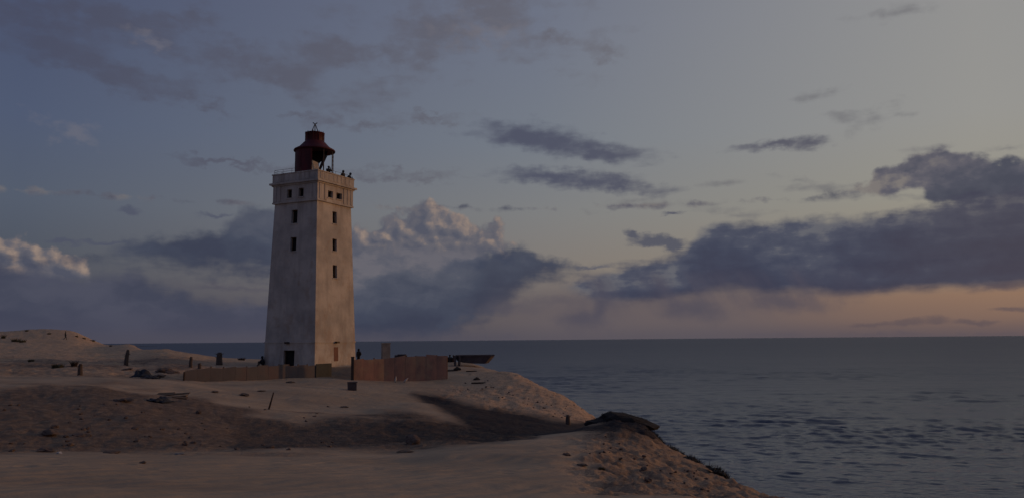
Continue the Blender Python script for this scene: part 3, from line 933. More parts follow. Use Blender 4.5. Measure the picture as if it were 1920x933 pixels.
# ------------------------------------------------------------------ sea
def build_sea():
    m, t, b, P = mat('sea_water')
    b.inputs['Base Color'].default_value = (0.030, 0.045, 0.090, 1)
    b.inputs['IOR'].default_value = 1.33
    ln = t.nodes.new('ShaderNodeVectorMath'); ln.operation = 'LENGTH'
    t.links.new(P.s, ln.inputs[0])
    far = S(t, ln.outputs['Value'])                 # open water further out is rougher
    dip = (far * (1 / 85500.0))._m('POWER', -1.0)       # falls off with distance
    t.links.new(dip.mapr(10, 200, 0.46, 0.08, smooth=False).s, b.inputs['Roughness'])
    w1 = noise(t, vscale(t, P, (0.13, 0.42, 1), rot=0.35), 1.0, 5, 0.6, 0.5)
    w2 = noise(t, vscale(t, P, (0.45, 0.8, 1), rot=0.45), 1.0, 4, 0.6)
    patch = noise(t, vscale(t, P, (0.0018, 0.004, 1)), 1.0, 4, 0.6)
    h = (w1 * 1.2 + w2 * 0.35) * patch.mapr(0.3, 0.7, 0.6, 1.2)
    b.inputs['Specular Tint'].default_value = (0.82, 0.88, 1.0, 1.0)
    bump(t, b, h, 1.0, 0.4)
    az = np.radians(np.concatenate([np.arange(-180, -6, 3.0), np.arange(-4, 37.01, 0.05), np.arange(39, 180, 3.0)]))
    dy = np.concatenate([np.concatenate([np.arange(520, 60, -0.62), np.arange(60, 20, -0.45)])])
    r = np.concatenate([np.exp(np.linspace(math.log(30), math.log(57 * FPX / 522), 14)), 57 * FPX / dy, np.exp(np.linspace(math.log(4600), math.log(250000), 40))])
    A, RR = np.meshgrid(az, r, indexing='ij')
    X, Y = RR * np.sin(A), RR * np.cos(A)
    Zw = np.zeros_like(X)
    rn = np.random.RandomState(3)
    near = (RR > 120) & (RR < 3800) & (A > R(-5)) & (A < R(38))
    xn, yn, rn_ = X[near], Y[near], RR[near]
    zz = np.zeros_like(xn)
    wx, wy = fbm(xn * .012, yn * .012, 3, 71) * 6, fbm(xn * .012, yn * .012, 3, 72) * 6
    for k in range(64):
        lam = 3.4 * (12 / 3.4) ** rn.rand() if k < 42 else 13 * (60 / 13) ** rn.rand()
        th = R(24 if k < 42 else 20) + rn.randn() * (0.30 if k < 42 else 0.45)
        a_ = (0.0080 * lam ** 0.9 if k < 42 else 0.0075 * lam * np.clip((rn_ - 250) / 650, .10, 1)) * rn.uniform(.5, 1.3)
        fade = np.clip(2.0 - (rn_ * rn_ / 85500.0 * 0.55 * 2.4) / lam, 0, 1)
        ph = 2 * math.pi / lam * ((xn + wx) * math.sin(th) + (yn + wy) * math.cos(th)) + rn.uniform(0, 6.28)
        zz += fade * a_ * (np.sin(ph) + .42 * np.cos(2 * ph))
    gust = 0.75 + 0.9 * fbm(xn * .004, yn * .004, 3, 77)
    zz = zz * np.clip(gust, .3, 1.4)
    Zw[near] = zz
    na, nr = A.shape
    verts = np.column_stack([X.ravel(), Y.ravel(), (SEA_Z + Zw).ravel()]).astype(np.float32)
    idx = np.arange(na * nr).reshape(na, nr)
    idx = np.vstack([idx, idx[:1]])
    q = np.stack([idx[:-1, :-1], idx[:-1, 1:], idx[1:, 1:], idx[1:, :-1]], -1).reshape(-1, 4)
    me = bpy.data.meshes.new('sea')
    me.vertices.add(len(verts)); me.vertices.foreach_set('co', verts.ravel())
    me.loops.add(q.size); me.loops.foreach_set('vertex_index', q.ravel().astype(np.int32))
    me.polygons.add(len(q)); me.polygons.foreach_set('loop_start', np.arange(0, q.size, 4, dtype=np.int32))
    me.update(calc_edges=True)
    me.polygons.foreach_set('use_smooth', [True] * len(q))
    me.materials.append(m)
    me.update()
    if me.polygons[0].normal.z < 0:
        me.flip_normals()
    o = bpy.data.objects.new('sea', me)
    COL.objects.link(o)
    tag(o, kind='structure')


build_sea()


def build_coast():
    """the low far shore running off to the left"""
    m = simple('far_heath', (0.05, 0.055, 0.06), (0.07, 0.07, 0.07), 0.002, 0.95, 0.0)
    b = MB()
    rnd = random.Random(5)
    N = 60
    top, bot, back = [], [], []
    for i in range(N + 1):
        f = i / N
        az = R(-52 + 28.2 * f)
        rg = 11000 + 6000 * f
        h = (26 * (1 - f) ** .4 + rnd.uniform(-3, 3)) * min(1, (1 - f) * 8 + .05)
        bot.append((rg * math.sin(az), rg * math.cos(az), SEA_Z - 2))
        top.append(((rg + 250) * math.sin(az), (rg + 250) * math.cos(az), SEA_Z + max(h, 1)))
        back.append(((rg + 4500) * math.sin(az), (rg + 4500) * math.cos(az), SEA_Z - 4))
    n = N + 1
    b.add(bot + top + back, [(i, i + 1, n + i + 1, n + i) for i in range(N)] + [(n + i, n + i + 1, 2 * n + i + 1, 2 * n + i) for i in range(N)])
    tag(b.build('coast', m, None, True), kind='structure')


build_coast()
#STAGE2
# ------------------------------------------------------------------ people
def person_mesh(name, pose, jacket, trousers='trousers', height_=1.75):
    """one continuous skinned body; pose gives joints in metres (x right, y forward, z up)"""
    J = dict(pelvis=(0, 0, .95), waist=(0, 0, 1.08), chest=(0, 0.01, 1.32), neck=(0, 0.0, 1.47), jaw=(0, 0.03, 1.545), head=(0, 0.025, 1.63), crown=(0, 0.015, 1.70),
             sl=(-.185, 0, 1.40), el=(-.25, -.02, 1.13), hl=(-.25, .07, .88), sr=(.185, 0, 1.40), er=(.25, -.02, 1.13), hr=(.25, .07, .88),
             pl=(-.095, 0, .90), kl=(-.10, .02, .50), al=(-.10, -.02, .09), tl=(-.12, .14, .035), pr=(.095, 0, .90), kr=(.10, .02, .50), ar=(.10, -.02, .09), tr=(.12, .14, .035))
    J.update(pose)
    rad = dict(pelvis=.175, waist=.185, chest=.205, neck=.058, jaw=.075, head=.098, crown=.07, sl=.095, el=.07, hl=.036, sr=.095, er=.07, hr=.036,
               pl=.095, kl=.066, al=.048, tl=.036, pr=.095, kr=.066, ar=.048, tr=.036)
    names = list(J)
    edges = [('pelvis', 'waist'), ('waist', 'chest'), ('chest', 'neck'), ('neck', 'jaw'), ('jaw', 'head'), ('head', 'crown'), ('chest', 'sl'), ('sl', 'el'), ('el', 'hl'),
             ('chest', 'sr'), ('sr', 'er'), ('er', 'hr'), ('pelvis', 'pl'), ('pl', 'kl'), ('kl', 'al'), ('al', 'tl'), ('pelvis', 'pr'), ('pr', 'kr'), ('kr', 'ar'), ('ar', 'tr')]
    me = bpy.data.meshes.new('tmp')
    me.from_pydata([J[n] for n in names], [(names.index(a), names.index(b)) for a, b in edges], [])
    ob = bpy.data.objects.new('tmp', me)
    COL.objects.link(ob)
    md = ob.modifiers.new('skin', 'SKIN')
    md.use_smooth_shade = True
    for i, n in enumerate(names):
        s = me.skin_vertices[0].data[i]
        w = 1.18 if n in ('pelvis', 'waist', 'chest') else 1.0
        s.radius = (rad[n] * w, rad[n] * (0.78 if w > 1 else 1.0))
        s.use_root = (n == 'pelvis')
    sub = ob.modifiers.new('sub', 'SUBSURF'); sub.levels = 2; sub.render_levels = 2
    dg = bpy.context.evaluated_depsgraph_get()
    dg.update()
    ev = ob.evaluated_get(dg)
    body = bpy.data.meshes.new_from_object(ev)
    bpy.data.objects.remove(ob)
    bpy.data.meshes.remove(me)
    # hands with fingers, nose and ears go into the same mesh
    mb = MB()
    for h, e, sgn in (('hl', 'el', -1), ('hr', 'er', 1)):
        hp, ep = Vector(J[h]), Vector(J[e])
        d = (hp - ep).normalized()
        sd_ = d.orthogonal().normalized()
        up_ = d.cross(sd_)
        mb.tube([hp - d * .03, hp + d * .03, hp + d * .085], [.034, .040, .030], 8)
        for k, ln in enumerate((.062, .075, .070, .052)):
            o = hp + d * .08 + sd_ * (k - 1.5) * .018
            mb.tube([o, o + d * ln * .5, o + d * ln * .85 + up_ * .022], [.010, .009, .007], 6)
        o = hp + d * .015 + sd_ * .034
        mb.tube([o, o + sd_ * .03 + d * .03, o + sd_ * .03 + d * .06], [.012, .011, .008], 6)
    hd, cr, jw = Vector(J['head']), Vector(J['crown']), Vector(J['jaw'])
    up = (cr - jw).normalized()
    fw = Vector((0, 1, 0)) - up * up.y
    fw = (fw if fw.length > .1 else Vector((0, 1, 0))).normalized()
    rt = fw.cross(up)
    mb.tube([hd + fw * .088 + up * .02, hd + fw * .112 - up * .022], [.010, .016], 6)
    for s_ in (-1, 1):
        mb.tube([hd + rt * s_ * .088, hd + rt * s_ * .104 - fw * .012], [.026, .018], 6)
    bm = bmesh.new(); bm.from_mesh(body)
    n0 = len(bm.faces)
    tmp = bpy.data.meshes.new('t2'); tmp.from_pydata(mb.v, [], mb.f); bm.from_mesh(tmp); bpy.data.meshes.remove(tmp)
    bm.faces.ensure_lookup_table()
    keys = {n: Vector(J[n]) for n in names}
    leg = ('kl', 'al', 'kr', 'ar', 'pl', 'pr', 'pelvis'); foot = ('tl', 'tr'); face_ = ('jaw', 'head', 'crown')
    for i, f in enumerate(bm.faces):
        f.smooth = True
        if i >= n0:
            f.material_index = 2
            continue
        c = f.calc_center_median()
        n = min(keys, key=lambda k: (keys[k] - c).length)
        f.material_index = 1 if n in leg else 3 if n in foot else 2 if n in face_ else 0
    bm.to_mesh(body); bm.free()
    body.materials.clear()
    for k in (jacket, trousers, 'skin', 'dark'):
        body.materials.append(MAT[k])
    body.name = name
    return body, J


def person(label, pose, jacket, loc, rz, group=None, hood=False):
    root = thing('person', label, 'person', loc, rz, group)
    me, J = person_mesh('body', pose, jacket)
    b = bpy.data.objects.new('body', me); COL.objects.link(b); b.parent = root
    hd = Vector(J['head']); cr = Vector(J['crown']); up = (cr - Vector(J['jaw'])).normalized()
    mb = MB()
    prof = [(0.1, 0.0), (0.112, .02), (0.108, .06), (.085, .10), (.045, .122), (0.0, .127)] if not hood else [(0.10, -.10), (0.125, -.03), (0.122, .05), (.09, .11), (.045, .135), (0.0, .14)]
    mb.lathe(prof, 16)
    q = Vector((0, 0, 1)).rotation_difference(up).to_matrix()
    mb.v = [tuple(hd + Vector((0, -.02, -.005)) + q @ Vector(p)) for p in mb.v]
    mb.build('hood' if hood else 'hair', MAT[jacket] if hood else MAT['hair'], root, True)
    return root


WALK = dict(kl=(-.10, .17, .52), al=(-.10, .20, .09), tl=(-.11, .36, .05), kr=(.10, .03, .50), ar=(.10, -.26, .14), tr=(.11, -.13, .045),
            el=(-.25, -.10, 1.14), hl=(-.25, -.08, .90), er=(.25, .07, 1.14), hr=(.25, .20, .95))
SIT = dict(pelvis=(0, 0, .16), waist=(0, .03, .30), chest=(0, .10, .54), neck=(0, .14, .68), jaw=(0, .18, .75), head=(0, .18, .83), crown=(0, .17, .90),
           sl=(-.18, .11, .62), el=(-.24, .26, .42), hl=(-.10, .46, .40), sr=(.18, .11, .62), er=(.24, .26, .42), hr=(.10, .46, .40),
           pl=(-.10, .04, .15), kl=(-.15, .43, .46), al=(-.13, .52, .09), tl=(-.14, .66, .04), pr=(.10, .04, .15), kr=(.15, .43, .46), ar=(.13, .52, .09), tr=(.14, .66, .04))
LEAN = dict(chest=(0, .12, 1.28), neck=(0, .20, 1.40), jaw=(0, .26, 1.46), head=(0, .28, 1.545), crown=(0, .28, 1.615), sl=(-.19, .13, 1.35), sr=(.19, .13, 1.35),
            el=(-.26, .28, 1.12), hl=(-.12, .48, 1.08), er=(.26, .28, 1.12), hr=(.12, .48, 1.08))
POCKET = dict(el=(-.30, -.06, 1.15), hl=(-.19, .10, .98), er=(.30, -.06, 1.15), hr=(.19, .10, .98))
PHOTO = dict(el=(-.24, .16, 1.20), hl=(-.07, .34, 1.45), er=(.24, .16, 1.20), hr=(.07, .34, 1.45))

# ------------------------------------------------------------------ lighthouse
TAZ = R(115.9)                                  # bearing of the lit wall's outward normal
TROT = math.atan2(math.cos(TAZ), math.sin(TAZ))
XL = Vector((math.cos(TROT), math.sin(TROT), 0)); YL = Vector((-math.sin(TROT), math.cos(TROT), 0))
HB, HT, ZT = 3.10, 2.60, 16.1                   # half width at the foot, at the head of the shaft, shaft height
corner = at(590, 686, 76.5)
TC = Vector((corner.x, corner.y, 0)) - XL * HB + YL * HB
ZB = 0.0
light = thing('lighthouse', 'tall square tapering plastered lighthouse tower with red lantern, on the dune', 'lighthouse', (TC.x, TC.y, 0), TROT)


def half(z):
    return HB + (HT - HB) * z / ZT


def face_xy(face, px, py, off=0.0):
    """photo pixel -> (s, z) on a tower wall; s runs left to right as seen from outside"""
    d = ray(px, py)
    z = 8.0
    for _ in range(12):
        h = half(min(z, ZT)) + off
        n = -YL if face == 'L' else XL
        p0 = TC + n * h
        k = (p0 - EYE).dot(n) / d.dot(n)
        p = EYE + d * k
        z = p.z
    tdir = XL if face == 'L' else YL
    return (p - TC).dot(tdir), z


def rects(face, boxes, off=0.0):
    out = []
    for x0, y0, x1, y1 in boxes:
        a, b = face_xy(face, x0, y0, off), face_xy(face, x1, y1, off)
        out.append((min(a[0], b[0]), max(a[0], b[0]), min(a[1], b[1]), max(a[1], b[1])))
    return out


def wall_face(mb, frame, hw, holes, z0, z1, depth=0.38, mi=0):
    """one outer wall with real openings; frame(s, z, inset) -> local point; hw(z) half width"""
    zs = sorted({z0, z1, *[h[2] for h in holes], *[h[3] for h in holes], *np.linspace(z0, z1, 12)})
    ss = sorted({v for h in holes for v in h[:2]})
    def col(z): return [-hw(z)] + ss + [hw(z)]
    for a, b in zip(zs[:-1], zs[1:]):
        if b - a < 1e-5: continue
        ca, cb = col(a), col(b)
        for i in range(len(ca) - 1):
            sm, zm = (ca[i] + ca[i + 1]) / 2, (a + b) / 2
            if any(h[0] < sm < h[1] and h[2] < zm < h[3] for h in holes): continue
            mb.add([frame(ca[i], a, 0), frame(ca[i + 1], a, 0), frame(cb[i + 1], b, 0), frame(cb[i], b, 0)], [(0, 1, 2, 3)], mi)
    for s0, s1, a, b in holes:
        for (p, q) in (((s0, a), (s1, a)), ((s1, a), (s1, b)), ((s1, b), (s0, b)), ((s0, b), (s0, a))):
            mb.add([frame(*p, 0), frame(*q, 0), frame(*q, depth), frame(*p, depth)], [(0, 1, 2, 3)], mi)


def frames(hw):
    return {'L': lambda s, z, i: (s, -hw(z) + i, z), 'Rr': lambda s, z, i: (hw(z) - i, s, z),
            'B': lambda s, z, i: (-s, hw(z) - i, z), 'W': lambda s, z, i: (-hw(z) + i, -s, z)}


slitL = rects('L', [(547, 394, 557, 418), (545, 445, 555, 470)])
slitR = rects('R', [(623.5, 396, 631.5, 420), (623.5, 447, 631.5, 471), (624, 496, 632, 521)])
doorL = rects('L', [(532, 656, 551, 690)])
doorL = [(doorL[0][0], doorL[0][1], 0.05, doorL[0][3])]
nicheR = rects('R', [(626, 650, 634, 676)])
mb = MB()
F = frames(half)
wall_face(mb, F['L'], half, slitL + doorL, -1.5, ZT)
wall_face(mb, F['Rr'], half, slitR, -1.5, ZT)
wall_face(mb, F['B'], half, [], -1.5, ZT)
wall_face(mb, F['W'], half, [], -1.5, ZT)
mb.build('shaft', MAT['plaster'], light)

# head storey
HF = 2.74
fz0, fz1 = ZT, 17.72
sqL = rects('L', [(538, 356, 547, 371), (560, 353, 569, 368)], HF - HT)
sqR = rects('R', [(615, 357, 624, 372), (631, 361, 641, 375)], HF - HT)
hf = lambda z: HF
Ff = frames(hf)
mb = MB()
wall_face(mb, Ff['L'], hf, sqL, fz0, fz1)
wall_face(mb, Ff['Rr'], hf, sqR, fz0, fz1)
wall_face(mb, Ff['B'], hf, [], fz0, fz1)
wall_face(mb, Ff['W'], hf, [], fz0, fz1)
mb.add([(-HF, -HF, fz0), (HF, -HF, fz0), (HF, HF, fz0), (-HF, HF, fz0)], [(0, 3, 2, 1)])
mb.build('head_storey', MAT['plaster'], light)


def ring(mb, h0, h1, z0, z1, mi=0):
    """square collar between half widths h0 (inner) and h1 (outer)"""
    o = [(-h1, -h1), (h1, -h1), (h1, h1), (-h1, h1)]; i = [(-h0, -h0), (h0, -h0), (h0, h0), (-h0, h0)]
    vs = [(*p, z0) for p in o] + [(*p, z1) for p in o] + [(*p, z0) for p in i] + [(*p, z1) for p in i]
    fs = []
    for k in range(4):
        q = (k + 1) % 4
        fs += [(k, q, 4 + q, 4 + k), (8 + q, 8 + k, 12 + k, 12 + q), (4 + k, 4 + q, 12 + q, 12 + k), (q, k, 8 + k, 8 + q)]
    mb.add(vs, fs, mi)


mb = MB(); ring(mb, 2.3, HF + .05, fz0 - 0.10, fz0 + 0.06); mb.build('moulding', MAT['plaster'], light)
# pilaster strips of the head storey
mb = MB()
for f in ('L', 'Rr', 'B', 'W'):
    for s in (-2.45, -1.95, 1.95, 2.45) if f != 'Rr' else (-2.3, -1.55, 1.35, 1.95, 2.5):
        w = .16
        mb = MB()
        pts = [Ff[f](s - w, fz0 + .1, -.045), Ff[f](s + w, fz0 + .1, -.045), Ff[f](s + w, fz1 - .02, -.045), Ff[f](s - w, fz1 - .02, -.045)]
        ins = [Ff[f](s - w, fz0 + .1, .01), Ff[f](s + w, fz0 + .1, .01), Ff[f](s + w, fz1 - .02, .01), Ff[f](s - w, fz1 - .02, .01)]
        mb.add(pts + ins, [(0, 1, 2, 3), (0, 4, 5, 1), (1, 5, 6, 2), (2, 6, 7, 3), (3, 7, 4, 0)])
        mb.build('pilaster', MAT['plaster'], light)
mb = MB()
ring(mb, 2.3, 2.84, fz1, fz1 + .14)
ring(mb, 2.3, 3.02, fz1 + .14, fz1 + .32)
mb.build('cornice', MAT['plaster'], light)
DECK = fz1 + .32
PT = 18.95
mb = MB()
ring(mb, 2.55, 2.80, DECK, PT - .10)
ring(mb, 2.50, 2.86, PT - .10, PT)
for f in ('L', 'Rr', 'B', 'W'):
    fr = frames(lambda z: 2.80)[f]
    for s in np.linspace(-2.2, 2.2, 8):
        a, b = s - .22, s + .22
        o4 = [fr(a, DECK + .12, -.03), fr(b, DECK + .12, -.03), fr(b, PT - .16, -.03), fr(a, PT - .16, -.03)]
        i4 = [fr(a, DECK + .12, .02), fr(b, DECK + .12, .02), fr(b, PT - .16, .02), fr(a, PT - .16, .02)]
        mb.add(o4 + i4, [(0, 1, 2, 3), (0, 4, 5, 1), (1, 5, 6, 2), (2, 6, 7, 3), (3, 7, 4, 0)])
mb.build('parapet', MAT['plaster'], light)
mb = MB(); mb.box((0, 0, DECK - .06), (5.2, 5.2, .12)); mb.build('gallery_floor', MAT['grey'], light)


def window(fr, rect, name, depth=0.36, bars=0, m='dark', fm='board', inset=0.24):
    s0, s1, a, b = rect
    w = MB()
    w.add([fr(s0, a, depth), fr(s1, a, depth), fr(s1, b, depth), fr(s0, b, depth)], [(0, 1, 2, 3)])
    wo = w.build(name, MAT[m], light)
    k = MB()
    t_ = .06
    for (p0, p1, q0, q1) in ((s0, s0 + t_, a, b), (s1 - t_, s1, a, b), (s0 + t_, s1 - t_, a, a + t_), (s0 + t_, s1 - t_, b - t_, b)):
        A = [fr(p0, q0, inset), fr(p1, q0, inset), fr(p1, q1, inset), fr(p0, q1, inset)]
        B = [fr(p0, q0, inset + .07), fr(p1, q0, inset + .07), fr(p1, q1, inset + .07), fr(p0, q1, inset + .07)]
        k.add(A + B, [(0, 1, 2, 3), (7, 6, 5, 4), (0, 4, 5, 1), (1, 5, 6, 2), (2, 6, 7, 3), (3, 7, 4, 0)])
    k.build('frame', MAT[fm], wo)
    k = MB()
    A = [fr(s0 - .07, a - .10, -.07), fr(s1 + .07, a - .10, -.07), fr(s1 + .07, a - .01, -.07), fr(s0 - .07, a - .01, -.07)]
    B = [fr(s0 - .07, a - .10, .02), fr(s1 + .07, a - .10, .02), fr(s1 + .07, a - .01, .02), fr(s0 - .07, a - .01, .02)]
    k.add(A + B, [(0, 1, 2, 3), (7, 6, 5, 4), (0, 4, 5, 1), (1, 5, 6, 2), (2, 6, 7, 3), (3, 7, 4, 0)])
    if name == 'window':
        k.build('sill', MAT['plaster'], wo)
    if bars:
        k = MB()
        for i in range(bars):
            c = s0 + (s1 - s0) * (i + 1) / (bars + 1)
            p, q = Vector(fr(c, a, inset + .03)), Vector(fr(c, b, inset + .03))
            k.tube([p, q], .018, 6)
        k.build('bars', MAT['iron'], wo)
    return wo


for r_ in slitL: window(F['L'], r_, 'window', bars=0)
for r_ in slitR: window(F['Rr'], r_, 'window', bars=1)
for r_ in sqL: window(Ff['L'], r_, 'window')
for r_ in sqR: window(Ff['Rr'], r_, 'window', bars=1)
dr = window(F['L'], doorL[0], 'door', inset=.2)
# blocked-up slit low on the lit wall: a shallow brick panel
s0, s1, a, b = nicheR[0]
mb = MB()
A = [F['Rr'](s0, a, -.02), F['Rr'](s1, a, -.02), F['Rr'](s1, b, -.02), F['Rr'](s0, b, -.02)]
B = [F['Rr'](s0, a, .05), F['Rr'](s1, a, .05), F['Rr'](s1, b, .05), F['Rr'](s0, b, .05)]
mb.add(A + B, [(0, 1, 2, 3), (0, 4, 5, 1), (1, 5, 6, 2), (2, 6, 7, 3), (3, 7, 4, 0)])
tag(mb.build('blocked_window', simple('old_brick', (0.24, 0.12, 0.085), (0.16, 0.09, 0.07), 5, 0.9), light), 'narrow slit walled up with brown brick')
zst = face_xy('L', 560, 641)[1]
mb = MB(); ring(mb, half(zst) - .1, half(zst) + .05, zst - .07, zst + .07); mb.build('string_course', MAT['plaster'], light)
for face, px, py in (('L', 540, 642), ('R', 630, 641)):
    s, z = face_xy(face, px, py)
    fr = F['L'] if face == 'L' else F['Rr']
    mb = MB()
    p = Vector(fr(s, z, -.14))
    mb.box(p, (.42, .30, .18) if face == 'L' else (.30, .42, .18))
    mb.build('wall_lamp', MAT['iron'], light)

# lantern
LX, LY = 0.0, 0.0
lan_c = (LX, LY, 0)
LR = 1.86
toCam = math.atan2(*( (lambda v: (v.dot(YL), v.dot(XL)))(Vector((EYE.x - TC.x, EYE.y - TC.y, 0)) )))      # local angle of the viewer
EAVE = at(588, 283, math.hypot(TC.x, TC.y)).z
CB = at(588, 266, math.hypot(TC.x, TC.y)).z
CT = at(588, 250, math.hypot(TC.x, TC.y)).z
mb = MB()
# sheet-metal wall left standing on the sheltered side (from the viewer's left round to the back)
w0, w1 = toCam - R(98), toCam - R(8)
w0, w1 = toCam - R(150), toCam - R(7)
mb.lathe([(LR, DECK), (LR, EAVE + .05)], 26, lan_c, w0, w1)
mb.lathe([(LR - .06, DECK), (LR - .06, EAVE + .05)], 26, lan_c, w0, w1)
for w in (w0, w1):
    c_, s_ = math.cos(w), math.sin(w)
    mb.add([((LR - .06) * c_, (LR - .06) * s_, DECK), (LR * c_, LR * s_, DECK), (LR * c_, LR * s_, EAVE + .05), ((LR - .06) * c_, (LR - .06) * s_, EAVE + .05)], [(0, 1, 2, 3)])
lanw = mb.build('lantern_wall', MAT['red'], light, True)
mb = MB()
for k in range(5):
    mb = MB()
    w = w0 + .06 + (w1 - w0 - .12) * k / 4
    mb.tube([((LR + .015) * math.cos(w), (LR + .015) * math.sin(w), DECK), ((LR + .015) * math.cos(w), (LR + .015) * math.sin(w), EAVE)], .03, 6)
    mb.build('seam', MAT['red'], lanw)
mb = MB()
RC = .92
mb.lathe([(LR - .05, EAVE + .02), (LR + .16, EAVE - .10), (LR + .18, EAVE - .02), (LR + .13, EAVE + .06), (LR - .3, EAVE + .30), (RC + .42, EAVE + .52), (RC + .16, CB - .12), (RC + .02, CB + .02)], 40, lan_c)
mb.lathe([(LR - .05, EAVE + .02), (RC, CB - .20), (0.02, CB - .15)], 40, lan_c)
mb.build('lantern_roof', MAT['red'], light, True)
mb = MB()
mb.lathe([(RC - .02, CB - .05), (RC - .02, CT - .08), (RC + .05, CT - .06), (RC + .05, CT), (RC - .1, CT), (0, CT + .06)], 36, lan_c)
cup = mb.build('cupola', MAT['red'], light, True)
for k in range(10):
    w = 2 * math.pi * k / 10 + .2
    mb = MB()
    mb.tube([((RC + .01) * math.cos(w), (RC + .01) * math.sin(w), CB), ((RC + .01) * math.cos(w), (RC + .01) * math.sin(w), CT + .10)], .026, 6)
    mb.build('rib', MAT['red'], cup)
# tripod finial
FT = at(588, 231, math.hypot(TC.x, TC.y)).z
mb = MB()
for k in range(4):
    w = toCam + R(45) + k * math.pi / 2
    mb.tube([(.5 * math.cos(w), .5 * math.sin(w), CT), (.05 * math.cos(w), .05 * math.sin(w), FT - .12)], .026, 6)
mb.tube([(0, 0, CT), (0, 0, FT - .12)], .045, 8)
w = toCam + R(90)
e = Vector((math.cos(w), math.sin(w), 0))
mb.tube([Vector((0, 0, FT - .10)), e * .22 + Vector((0, 0, FT + .04))], [.04, .05], 8)
mb.tube([Vector((0, 0, FT - .10)), -e * .22 + Vector((0, 0, FT + .04))], [.04, .05], 8)
mb.build('finial', MAT['iron'], light)
# glazing posts and bars on the open side
for ang in (28, 68, 108, 150):
    w = toCam + R(ang)
    mb = MB(); mb.tube([(LR * math.cos(w), LR * math.sin(w), DECK), (LR * math.cos(w), LR * math.sin(w), EAVE)], .05, 8)
    mb.build('lantern_post', MAT['iron'], light)
mb = MB()
for k in range(7):
    z = DECK + .5 + k * .42
    pts = [(LR * math.cos(toCam + R(a_)), LR * math.sin(toCam + R(a_)), z) for a_ in (68, 82, 95, 108)]
    mb.tube(pts, .022, 6)
w = toCam + R(88)
mb.tube([(LR * math.cos(w), LR * math.sin(w), DECK), (LR * math.cos(w), LR * math.sin(w), EAVE)], .022, 6)
mb.build('glazing_bars', MAT['iron'], light)
# tilted pale mirror panels of the old installation inside, with their dark back plate
ec, es = Vector((math.cos(toCam), math.sin(toCam), 0)), Vector((-math.sin(toCam), math.cos(toCam), 0))
def lp(side, out, z): return ec * out + es * side + Vector((0, 0, z))
def plate(name, pts, m, th=.06):
    n = (Vector(pts[1]) - Vector(pts[0])).cross(Vector(pts[2]) - Vector(pts[0])).normalized() * th
    k = len(pts)
    q = [Vector(p) for p in pts] + [Vector(p) + n for p in pts]
    mb = MB()
    mb.add(q, [tuple(range(k))[::-1], tuple(range(k, 2 * k))] + [(i, (i + 1) % k, k + (i + 1) % k, k + i) for i in range(k)])
    return mb.build(name, MAT[m], light)
ZD = DECK
rng_c = math.hypot(TC.x, TC.y)
def lpx(px, py, out):
    """photo pixel on the vertical plane through the lantern facing the viewer -> local"""
    p = at(px, py, rng_c - out) - Vector((TC.x, TC.y, 0))
    return Vector((p.dot(XL), p.dot(YL), p.z))
plate('mirror_panel', [lpx(578, 297, .9), lpx(598, 306, .2), lpx(598, 325, .5), lpx(584, 322, .9), lpx(578, 311, 1.0)], 'pale')
plate('back_plate', [lpx(578, 284, -.2), lpx(614, 284, -.2), lpx(612, 294, -.2), lpx(598, 307, -.1), lpx(590, 303, -.1), lpx(578, 298, -.1)], 'dark')
plate('strut_plate', [lpx(608, 289, .25), lpx(614, 292, .25), lpx(600, 322, .3), lpx(596, 320, .3)], 'iron')
# thin rail on the shaded side of the parapet
mb = MB()
rz_ = PT + .42
for h in (.42, .20):
    mb.tube([(-2.68, -2.68, PT + h), (0.6, -2.68, PT + h)], .014, 6)
    mb.tube([(-2.68, -2.68, PT + h), (-2.68, 2.68, PT + h)], .014, 6)
for s in np.linspace(-2.68, .6, 4):
    mb.tube([(s, -2.68, PT - .02), (s, -2.68, PT + .42)], .014, 6)
for s in np.linspace(-1.3, 2.68, 4):
    mb.tube([(-2.68, s, PT - .02), (-2.68, s, PT + .42)], .014, 6)
mb.build('railing', MAT['iron'], light)
mb = MB()
mb.tube([(2.68, -.9, PT + .3), (2.68, 2.68, PT + .3)], .013, 6)
for s in np.linspace(-.9, 2.68, 5):
    mb.tube([(2.68, s, PT - .02), (2.68, s, PT + .3)], .013, 6)
mb.build('railing', MAT['iron'], light)


def tl(x, y, z):
    return TC + XL * x + YL * y + Vector((0, 0, z))


def on_deck(px, xl):
    """a point on the gallery floor seen in column px, xl metres out from the axis towards the lit wall"""
    d = ray(px, 325)
    k = (xl - (EYE - TC).dot(XL)) / d.dot(XL)
    p = EYE + d * k
    return Vector((p.x, p.y, DECK + .002))


face_out = math.atan2(XL.y, XL.x) - math.pi / 2
person('person in black hooded jacket standing upright at the lighthouse parapet, left of a pair', POCKET, 'jacket', on_deck(643.5, 2.1), face_out, 'people on the lighthouse gallery', True)
person('person in navy hooded jacket leaning on the lighthouse parapet, right of a pair', LEAN, 'jacket_navy', on_deck(652.5, 2.0), face_out + .3, 'people on the lighthouse gallery', True)
person('person in black standing alone beside the open lantern bars on the gallery', PHOTO, 'jacket', on_deck(616, 2.12), face_out - .6, 'people on the lighthouse gallery')

